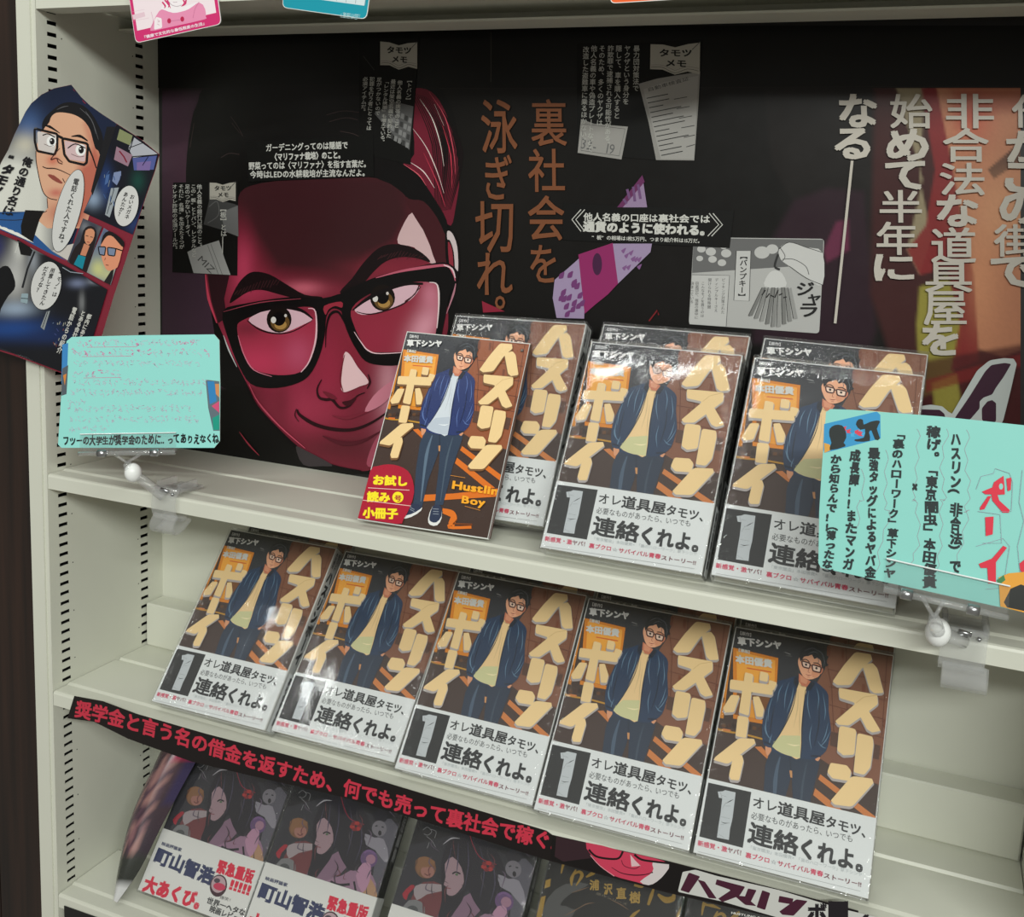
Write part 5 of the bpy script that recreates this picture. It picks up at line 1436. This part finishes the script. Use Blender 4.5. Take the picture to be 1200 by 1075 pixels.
V_('×', (684, 490), (684, 535), 11, sd=6)
V_('「裏のハローワーク」草下シンヤ', (630, 330), (598, 800), 13.5, sd=7)
V_('最強タッグによるヤバ金', (551, 388), (535, 800), 12.5, sd=8)
V_('成長譚!!またマンガ', (492, 395), (468, 775), 13.5, sd=9)
V_('から知らんで!!', (430, 410), (410, 655), 13.5, sd=10)
V_('（薄ったな）', (420, 620), (398, 800), 13, sd=12)
rd = (204, 40, 62)
for p in ([(1000, 905), (1055, 868), (1060, 930), (1062, 975), (1020, 978), (1030, 1010), (1090, 1065), (1085, 1080), (1050, 1080), (990, 1010), (985, 975), (950, 975), (930, 960), (990, 935)], [(1070, 885), (1100, 878), (1096, 950), (1078, 958)], [(965, 985), (985, 985), (945, 1060), (920, 1065), (920, 1050)]):
    A.poly(zz(zs, p), rd)
A.ell(*zz(zs, [(1040, 930)])[0], 2.4, 3.6, (132, 198, 189))
for p in ([(898, 608), (925, 606), (922, 662), (900, 668)], [(878, 755), (920, 738), (955, 698), (967, 704), (932, 750), (932, 812), (908, 818), (905, 768), (884, 768)], [(1005, 755), (1030, 735), (1030, 790), (1010, 778)]):
    A.poly(zz(zr, p), rd)
for p in ([(870, 520), (885, 480), (925, 470), (930, 455), (975, 470), (985, 500), (980, 590), (945, 590)], [(875, 590), (945, 600), (950, 690), (890, 690)], [(870, 700), (955, 675), (975, 700), (955, 830), (900, 835)], [(1015, 460), (1005, 560), (1020, 620), (1000, 700), (1010, 800)]):
    A.line(zz(zr, p), .5, (140, 130, 150), 0)
A.poly([(1170, 677), (1182, 672), (1205, 670), (1290, 680), (1290, 741), (1200, 718), (1172, 711)], (214, 150, 50)); A.poly([(1176, 706), (1184, 690), (1196, 685), (1210, 690), (1240, 700), (1240, 725), (1180, 712)], (34, 36, 34)); A.poly([(1168, 680), (1176, 674), (1178, 680), (1170, 686)], (60, 120, 70))
A.obj('card_print', M_MATTE, sr)


def clip_holder(label, pl, e0, e1, rings, hub, arms, ball, cx, size):
    r = empty('clip_holder', Matrix.Translation((cx, 0, S1))); tag(r, label, 'clip holder', 'clear clip holders clamped on the upper shelf')
    inv = r.matrix_world.inverted()
    W = lambda px, off=0: inv @ (pl.M @ Vector((*pl.uv([px])[0][:1], off, pl.uv([px])[0][1])))
    a, c = W(e0, -.0030), W(e1, -.0030)
    b = MB(); b.tube([a, c], .0022, 12); b.obj('holder_bar', M_ACRYL, r, smooth=True)
    up = Vector(pl.V) * .0175 * size; nn = -Vector(pl.B)
    for s, nm in ((-.0014, 'front_jaw'), (-.0048, 'rear_jaw')):
        p = [a + nn * s, c + nn * s, c + nn * s + up, a + nn * s + up]
        b = MB(); q = [v + nn * .0008 for v in p]
        b.add([tuple(v) for v in p + q], [(0, 1, 2, 3), (7, 6, 5, 4), (0, 4, 5, 1), (1, 5, 6, 2), (2, 6, 7, 3), (3, 7, 4, 0)]); b.obj(nm, M_PLATE, r)
        b = MB(); b.tube([p[3] + nn * .0004, p[2] + nn * .0004], .00055, 6); b.obj('jaw_edge', M_EDGE, r)
    for x in rings:
        t = (x - e0[0]) / (e1[0] - e0[0]); m0 = a.lerp(c, t); d = (c - a).normalized() * .0034
        b = MB(); b.tube([m0 - d, m0 + d], .0034, 14); b.obj('spring_ring', M_METAL, r, smooth=True)
    H = W(hub, -.002)
    for q in arms:
        b = MB(); b.tube([W(q, -.001), H], .0013, 8); b.obj('arm', M_ACRYL, r, smooth=True)
    # ball joint in front of the lip, then the clamp
    o = (np.array(ball) - 0)
    ray = FW + (o[0] - CX) / FPX * RT - (o[1] - CY) / FPX * UP
    t = (-.020 - CAM[1]) / ray[1]; Bp = inv @ Vector(CAM + t * ray)
    b = MB(); b.ball(tuple(Bp), .0074 * size, 20, (1, 1, 1.18)); b.obj('ball_joint', M_WHITE, r, smooth=True)
    b = MB(); b.tube([H, H.lerp(Bp, .5) + Vector((0, -.001, 0)), Bp], [.0034, .0045, .0050], 12); b.obj('socket', M_ACRYL, r, smooth=True)
    w = .013 * size
    def strip(pr, th, x0, x1):
        b = MB(); n = len(pr); vs = []
        pr = [np.array(p) for p in pr]; out = []
        for i, p in enumerate(pr):
            d = pr[min(i + 1, n - 1)] - pr[max(i - 1, 0)]; d = d / np.linalg.norm(d); out.append(p + np.array((-d[1], d[0])) * th)
        b.prism_x([tuple(p) for p in pr] + [tuple(p) for p in out[::-1]], x0, x1); return b
    pr = smooth([(.030, .0035), (.016, .0035), (.004, .0050), (-.004, .0025), (-.0065, -.006), (-.005, -.0165), (.002, -.0205), (.010, -.0165), (.016, -.0165)], 4, False)
    strip(pr, -.0022, -w, w).obj('clamp', M_ACRYL, r)
    pr = smooth([(-.006, -.016), (-.012, -.024), (-.010, -.030), (.000, -.028), (.010, -.021)], 4, False)
    strip(pr, -.0020, -w * .8, w * 1.2).obj('clamp_lever', M_ACRYL, r)
    b = MB(); b.tube([Bp, Vector((0, -.007, .001))], [.0042, .0048], 10); b.tube([(-w * 1.05, -.003, .0065), (w * 1.05, -.003, .0065)], .0026, 10); b.obj('hinge', M_ACRYL, r, smooth=True)
    b = MB(); b.tube([(-.004, -.006, .0075), (.004, -.0055, .0060)], .0016, 8); b.ball((.009, -.006, .004), .0017, 8); b.obj('screw', M_METAL, r, smooth=True)
    for x in (-1, 1):
        b = MB(); b.box((x * w * .9 - .002, -.002, .0055), (x * w * .9 + .002, .022, .013), bev=.001); b.obj('ear', M_ACRYL, r)
    return r


clip_holder('clear clip holder with white ball joint carrying the left mint card', PL_, (95, 531.5), (207, 530), (122, 184), (150, 542), [(136, 533), (165, 533)], (156, 554), .1480, 1.0)
clip_holder('clear clip holder with white ball joint carrying the right mint card', PR, (1035, 690.5), (1180, 724), (1062, 1140), (1094, 724), [(1080, 699), (1106, 704)], (1099, 741), .8190, 1.1)

# ------------------------------------------------------------------ loose comic page in front of the left upright
PF = Plane((.06, -.0075, -.19), 0, 2, 0)
ol = [(87, 100), (96, 114), (106, 124), (120, 134), (140, 147), (165, 163), (187, 181), (182, 200), (172, 228), (161, 262), (149, 300), (134, 345), (119, 395), (102, 449), (74, 438), (44, 427), (20, 417), (0, 408), (-40, 392),
      (-38, 340), (-30, 280), (-16, 240), (0, 208), (6, 190), (12, 176), (18, 158), (24, 144), (30, 131), (37, 121), (50, 111), (66, 104)]
PGN = 'comic page'
def bend(me):
    """the sheet curls towards the reader near its left and upper edges"""
    n = len(me.vertices); co = np.empty(n * 3); me.vertices.foreach_get('co', co); co = co.reshape(-1, 3)
    u = co[:, 0]; v = co[:, 2]
    co[:, 1] -= .012 * np.clip((-.062 - u) / .05, 0, 1) ** 2 + .008 * np.clip((v - .112) / .03, 0, 1) ** 2
    me.vertices.foreach_set('co', co.ravel()); me.update()
A = Art(PF, (0, 0, 1), base=.00006)
A.paint(-45, 95, 192, 452, 3.5, (124, 36, 52), [], clip=ol)
base = A.mesh('comic_page', M_GLOSSY)
bk2 = base.copy()
pg = link('comic_page', base, None, PF.M)
tag(pg, 'colour comic page with a man in black glasses hanging at the left upright', 'paper')
z4, z7 = (0, 90, 5.97), (0, 250, 5.375)
def area_(poly, col, ops=(), step=3.0):
    p = np.array(poly, float)
    A.paint(p[:, 0].min(), p[:, 1].min(), p[:, 0].max(), p[:, 1].max(), step, col, list(ops), clip=p)
A = Art(PF, (0, 0, 1), base=.00012)
p1 = [(87, 100.2), (96, 114.1), (106, 124.1), (120, 134.1), (137, 145.2), (134, 151), (116, 196), (97, 250), (79, 305), (40, 285), (0, 265), (-17, 252), (-16, 241), (0, 208), (6, 190.2), (12, 176.2), (18, 158.3), (24, 144.3), (30, 131.3), (37, 121.2), (50, 111.2), (66, 104.2)]
area_(p1, (24, 34, 58), [('b', 34, 150, 16, 22, (70, 100, 150), .8), ('b', 30, 170, 16, 14, (206, 200, 180), .8), ('p', [(-40, 190), (20, 180), (60, 190), (60, 320), (-40, 320)], (206, 206, 198), 26, 1), ('b', 95, 130, 20, 20, (26, 36, 66), .7)])
area_(zz(z4, [(250, 500), (252, 580), (275, 720), (305, 810), (330, 845), (335, 920), (260, 1000), (330, 1060), (600, 1060), (700, 700), (720, 560), (700, 420), (640, 300), (560, 250), (470, 235), (390, 240), (330, 300), (290, 380)]), (214, 166, 136),
      [('p', zz(z4, [(600, 330), (720, 560), (700, 800), (560, 1060), (420, 1060), (520, 800), (560, 620), (600, 600), (640, 480)]), (176, 84, 70), 12, .85), ('b', 62, 188, 7, 6, (196, 96, 76), .8), ('b', 66, 226, 9, 5, (186, 92, 84), .8), ('b', 70, 250, 14, 12, (170, 84, 70), .7)], 2.4)
area_(zz(z7, [(-20, -5), (160, -10), (250, 30), (215, 130), (330, 240), (420, 300), (300, 246), (150, 165), (0, 88)]), (40, 84, 140))
A.poly(zz(z7, [(160, -20), (280, -15), (250, 40), (228, 110), (205, 190), (140, 150), (135, 80)]), (18, 17, 18))
A.poly(zz(z7, [(430, 200), (470, 190), (445, 290), (425, 296), (330, 236)]), (196, 190, 184))
A.line(zz(z4, [(252, 520), (255, 600), (280, 730), (305, 810), (345, 850), (400, 862)]), 1.0, (40, 26, 26)); A.line(zz(z4, [(330, 850), (335, 920)]), .8, (60, 30, 30))
A.line(zz(z4, [(0, 1000), (160, 1000), (330, 940)]), .8, (40, 40, 44))
A.poly(zz(z4, [(300, 375), (296, 330), (320, 280), (380, 225), (430, 190), (500, 178), (580, 200), (640, 255), (690, 340), (720, 420), (725, 540), (712, 580), (690, 520), (668, 500), (650, 440), (630, 370), (590, 310), (530, 270), (460, 252), (395, 252), (360, 280), (345, 320), (318, 350)]), (22, 22, 26), sm=3)
for p in ([(600, 240), (650, 320), (672, 400)], [(560, 220), (640, 300), (690, 440)], [(400, 230), (440, 212), (480, 205)]): A.line(zz(z4, p), [.3, .9, .3], (92, 92, 96))
A.line(zz(z4, [(310, 340), (350, 350), (420, 395)]), [1.2, 3, .6], (24, 18, 20)); A.line(zz(z4, [(500, 418), (560, 415), (615, 450)]), [.8, 3.4, 1.2], (24, 18, 20))
A.poly(zz(z4, rounded([(262, 380), (396, 408), (390, 500), (376, 540), (268, 510)], .12)), (204, 196, 192)); A.poly(zz(z4, rounded([(452, 446), (604, 478), (596, 596), (490, 580), (462, 540)], .12)), (206, 178, 180))
for (x, y, w) in ((362, 452, 34), (566, 512, 36)):
    A.ell(*zz(z4, [(x, y)])[0], w / 5.97, w / 5.2, (232, 232, 230)); A.ell(*zz(z4, [(x + 4, y)])[0], w * .52 / 5.97, w * .7 / 5.97, (26, 24, 26)); A.ell(*zz(z4, [(x - 2, y - 8)])[0], .9, .9, (230, 230, 230))
A.line(zz(z4, [(300, 410), (340, 400), (386, 425)]), 1.3, (24, 18, 20)); A.line(zz(z4, [(476, 500), (530, 470), (600, 500)]), 1.3, (24, 18, 20)); A.line(zz(z4, [(500, 540), (550, 560), (590, 556)]), .5, (80, 50, 50)); A.line(zz(z4, [(310, 470), (350, 486), (376, 480)]), .5, (80, 50, 50))
A.line(rounded(zz(z4, [(244, 362), (404, 400), (402, 500), (384, 545), (262, 520), (245, 450)]), .15), 2.6, (20, 18, 20), 0, True)
A.line(rounded(zz(z4, [(438, 430), (618, 468), (608, 600), (590, 616), (486, 592), (452, 545)]), .15), 2.8, (20, 18, 20), 0, True)
A.line(zz(z4, [(400, 410), (440, 430)]), 3, (20, 18, 20), 0); A.line(zz(z4, [(615, 480), (650, 560), (676, 640)]), [2.4, 1.6, 1.2], (20, 18, 20), 0); A.line(zz(z4, [(242, 360), (262, 358)]), 1.4, (90, 90, 94), 0)
A.line(zz(z4, [(420, 500), (370, 560), (360, 580), (400, 570), (440, 600)]), [.5, 1.3, .8], (70, 34, 30)); A.line(zz(z4, [(400, 570), (412, 600), (440, 610)]), 1.1, (70, 34, 30))
A.line(zz(z4, [(300, 628), (330, 640), (400, 645), (500, 690)]), [.9, 1.2, .6], (40, 20, 22)); A.poly(zz(z4, [(335, 685), (380, 690), (440, 740), (420, 745), (370, 720)]), (140, 70, 60), sm=2); A.line(zz(z4, [(440, 712), (455, 740)]), .8, (50, 24, 24), 0)
# panel two: night alley
p2 = [(137.5, 145.6), (165, 163.2), (186.6, 181.2), (181.6, 200), (171.6, 228), (161, 261), (156, 275), (140, 268), (98, 249), (117, 207), (135, 150)]
area_(p2, (18, 20, 30), [('b', 110, 233, 9, 10, (150, 170, 196), .8), ('b', 124, 215, 8, 20, (40, 70, 130), .7), ('b', 162, 212, 8, 12, (20, 70, 60), .8), ('b', 160, 264, 12, 10, (40, 60, 110), .8), ('b', 150, 250, 6, 10, (30, 40, 80), .6)])
for p, c in (([(840, 365), (930, 412), (912, 480), (820, 440)], (128, 134, 96)), ([(940, 425), (1105, 540), (935, 568), (900, 500)], (168, 170, 178)), ([(930, 570), (1100, 552), (1078, 650), (940, 655)], (78, 88, 146)), ([(960, 600), (1060, 590), (1050, 655), (960, 655)], (118, 100, 152)), ([(818, 488), (930, 548), (898, 628), (800, 580)], (148, 116, 132)), ([(800, 670), (850, 660), (850, 700), (820, 760), (788, 730)], (120, 134, 170)), ([(780, 780), (835, 775), (770, 985), (738, 965)], (150, 158, 164)), ([(750, 350), (815, 350), (700, 700), (650, 830), (640, 800)], (26, 26, 30)), ([(745, 690), (770, 680), (760, 740), (735, 760)], (70, 100, 150))):
    A.poly(zz(z4, p), c)
A.line(zz(z4, [(838, 520), (870, 560), (890, 600)]), 1.6, (120, 24, 44), 0); A.line(zz(z4, [(900, 500), (1010, 460)]), .9, (20, 20, 24), 0); A.line(zz(z4, [(925, 560), (1115, 545)]), 1.1, (14, 14, 18), 0); A.line(zz(z4, [(1040, 560), (1000, 620)]), .9, (26, 30, 60), 0); A.line(zz(z4, [(940, 420), (905, 530)]), 1, (16, 16, 20), 0); A.line(zz(z4, [(800, 790), (752, 960)]), .7, (40, 44, 50), 0)
for k in range(14): x, y = r9.uniform(700, 860), r9.uniform(560, 900); A.line(zz(z4, [(x, y), (x + r9.uniform(-20, 20), y + r9.uniform(10, 50))]), .8, r9.choice([(60, 90, 140), (120, 130, 140), (10, 12, 20), (40, 50, 80)]), 0)
# bubbles
def bubble(cx, cy, rx, ry, rot, cols):
    for e, c in ((.6, (24, 24, 26)), (0, (204, 204, 202))):
        t = np.linspace(0, 2 * np.pi, 32, endpoint=False); ca, sa = math.cos(math.radians(rot)), math.sin(math.radians(rot))
        x, y = (rx + e) * np.cos(t), (ry + e) * np.sin(t); area_(np.stack([cx + x * ca - y * sa, cy + x * sa + y * ca], 1), c, (), 4)
    for t, p0, p1, w in cols: A.vtext(t, p0, p1, w, (34, 34, 36), .02, (1, .12))
bubble(80.5, 247, 14, 49.5, 15, [('電話くれた人ですね。', (91, 209), (70, 289), 7)])
bubble(149, 241.5, 13.5, 24, 12, [('おいメガネ', (156.5, 228), (149, 257), 5.6), ('あんたか？', (149, 225), (141, 254), 5.6)])
A.vtext('俺の通り名は', zz(z4, [(208, 562)])[0], zz(z4, [(68, 972)])[0], 11.5, (26, 26, 30), .03, (1, .3))
A.vtext('“タモツ”', zz(z4, [(124, 545)])[0], zz(z4, [(-40, 900)])[0], 12, (26, 26, 30), .05, (1, .3))
# small panels
p3 = zz(z7, [(528, 32), (648, 86), (622, 150), (548, 372), (428, 304), (470, 190)])
area_(p3, (60, 62, 74), [('b', 100, 266, 5, 6, (130, 134, 140), .7), ('b', 118, 270, 3, 14, (110, 110, 110), .6)], 2.4)
A.poly(zz(z7, [(560, 82), (600, 90), (614, 140), (590, 240), (560, 350), (545, 372), (470, 328), (440, 300), (480, 210), (510, 180), (530, 110)]), (34, 28, 30), sm=2)
A.poly(zz(z7, [(545, 110), (580, 96), (602, 120), (590, 170), (560, 200), (538, 170)]), (206, 142, 108), sm=2); A.poly(zz(z7, [(535, 190), (570, 205), (545, 270), (510, 262)]), (196, 130, 100)); A.poly(zz(z7, [(500, 262), (545, 275), (525, 352), (470, 322)]), (20, 130, 150)); A.line(zz(z7, [(545, 140), (562, 145)]), .8, (30, 20, 20), 0); A.line(zz(z7, [(574, 148), (590, 152)]), .8, (30, 20, 20), 0); A.line(zz(z7, [(553, 180), (570, 184)]), .8, (150, 50, 50), 0)
p4 = zz(z7, [(660, 92), (786, 176), (760, 270), (702, 452), (552, 372), (600, 230)])
area_(p4, (108, 120, 140), [('b', 116, 315, 10, 12, (206, 206, 130), .8), ('b', 128, 322, 10, 8, (200, 200, 140), .7), ('b', 125, 275, 8, 8, (60, 70, 110), .6)], 2.4)
A.poly(zz(z7, [(650, 160), (690, 130), (740, 150), (782, 190), (768, 260), (745, 340), (700, 362), (672, 350), (648, 290), (640, 220)]), (216, 144, 112), sm=2)
A.poly(zz(z7, [(640, 200), (655, 140), (690, 112), (740, 135), (786, 178), (782, 215), (755, 190), (720, 150), (690, 140), (665, 160)]), (26, 22, 24), sm=2)
A.poly(zz(z7, rounded([(628, 215), (670, 215), (662, 264), (634, 258)], .2)), (118, 132, 158)); A.poly(zz(z7, rounded([(684, 218), (732, 225), (726, 268), (688, 262)], .2)), (118, 132, 158))
A.line(rounded(zz(z7, [(624, 210), (672, 212), (664, 266), (632, 260)]), .2), 1.3, (18, 18, 20), 0, True); A.line(rounded(zz(z7, [(682, 214), (736, 222), (728, 270), (686, 264)]), .2), 1.3, (18, 18, 20), 0, True); A.line(zz(z7, [(734, 222), (775, 236)]), 1.4, (18, 18, 20), 0); A.line(zz(z7, [(670, 280), (665, 295)]), .7, (120, 60, 50), 0); A.line(zz(z7, [(672, 325), (690, 328)]), .8, (100, 40, 40), 0)
A.poly(zz(z7, [(705, 362), (722, 352), (716, 400), (700, 450), (660, 432)]), (30, 28, 30))
# bottom panel
p5 = zz(z7, [(-165, 200), (-110, 56), (0, 112), (150, 190), (300, 268), (425, 334), (545, 400), (682, 480), (640, 620), (592, 778), (540, 1040), (400, 1000), (240, 940), (100, 880), (0, 838), (-200, 760)])
area_(p5, (20, 22, 28), [('b', 20, 325, 14, 30, (178, 178, 176), .95), ('b', 24, 292, 6, 16, (196, 196, 192), .9), ('b', 40, 305, 6, 16, (150, 156, 164), .8), ('b', 22, 362, 20, 9, (150, 168, 190), .8), ('b', 20, 385, 40, 12, (30, 66, 128), .95), ('b', 60, 395, 30, 8, (24, 44, 90), .7), ('b', 92, 332, 10, 5, (120, 130, 160), .8), ('b', 97, 355, 3, 12, (130, 132, 134), .8), ('b', 112, 330, 8, 3, (140, 146, 160), .8), ('b', 5, 290, 6, 14, (40, 44, 96), .7)], 2.6)
A.poly(zz(z7, [(30, 350), (60, 330), (85, 350), (110, 430), (105, 480), (75, 520), (40, 600), (30, 660), (5, 640), (15, 560), (-10, 500), (0, 420)]), (16, 17, 20), sm=2)
A.line(zz(z7, [(40, 402), (30, 440)]), 1.6, (170, 170, 166), 0); A.line(zz(z7, [(40, 552), (32, 600)]), 1.6, (150, 150, 150), 0)
A.poly(zz(z7, [(120, 165), (140, 260), (200, 270), (215, 225)]), (18, 18, 20)); A.line(zz(z7, [(225, 240), (180, 350), (150, 470)]), 2.2, (30, 32, 36), 0); A.line(zz(z7, [(130, 180), (110, 250)]), 1.4, (190, 190, 186), 0)
A.poly(zz(z7, rounded([(145, 505), (185, 505), (180, 570), (140, 560)], .2)), (140, 160, 168)); A.line(zz(z7, [(163, 505), (160, 568)]), .8, (26, 26, 30), 0); A.line(zz(z7, [(143, 535), (184, 538)]), .8, (26, 26, 30), 0)
A.poly(zz(z7, [(300, 620), (322, 614), (285, 735), (262, 716)]), (140, 146, 148)); A.line(zz(z7, [(308, 620), (274, 720)]), .8, (30, 30, 34), 0)
A.line(zz(z7, [(400, 340), (450, 370), (530, 380)]), .9, (150, 160, 170), 0)
for k in range(16): x, y = r9.uniform(340, 420), r9.uniform(680, 830); A.line(zz(z7, [(x, y), (x + r9.uniform(-10, 14), y + r9.uniform(5, 22))]), .9, r9.choice([(60, 70, 120), (150, 150, 140), (110, 60, 60), (90, 110, 140)]), 0)
A.poly(zz(z7, [(0, 120), (30, 130), (20, 165), (0, 160)]), (150, 90, 40))
bubble(*zz(z7, [(298, 456)])[0], 17.2, 28.4, 12, [('“モノ”は', (73.5, 318), (64.5, 348), 5.8), ('用意してきたん', (64, 314), (50, 358), 5.8), ('だろうな？', (56, 312), (46, 343), 5.8)])
for t, p0, p1 in (('都内にある', (107, 368), (95, 398)), ('とある会社の', (100, 364), (86, 402)), ('電話からの紹介', (90, 360), (70, 414))): A.vtext(t, p0, p1, 5.6, (196, 196, 190), .03, (1, .3))
pm = A.mesh('page_print', M_GLOSSY); bend(pm); link('page_print', pm, pg)
bend(base)
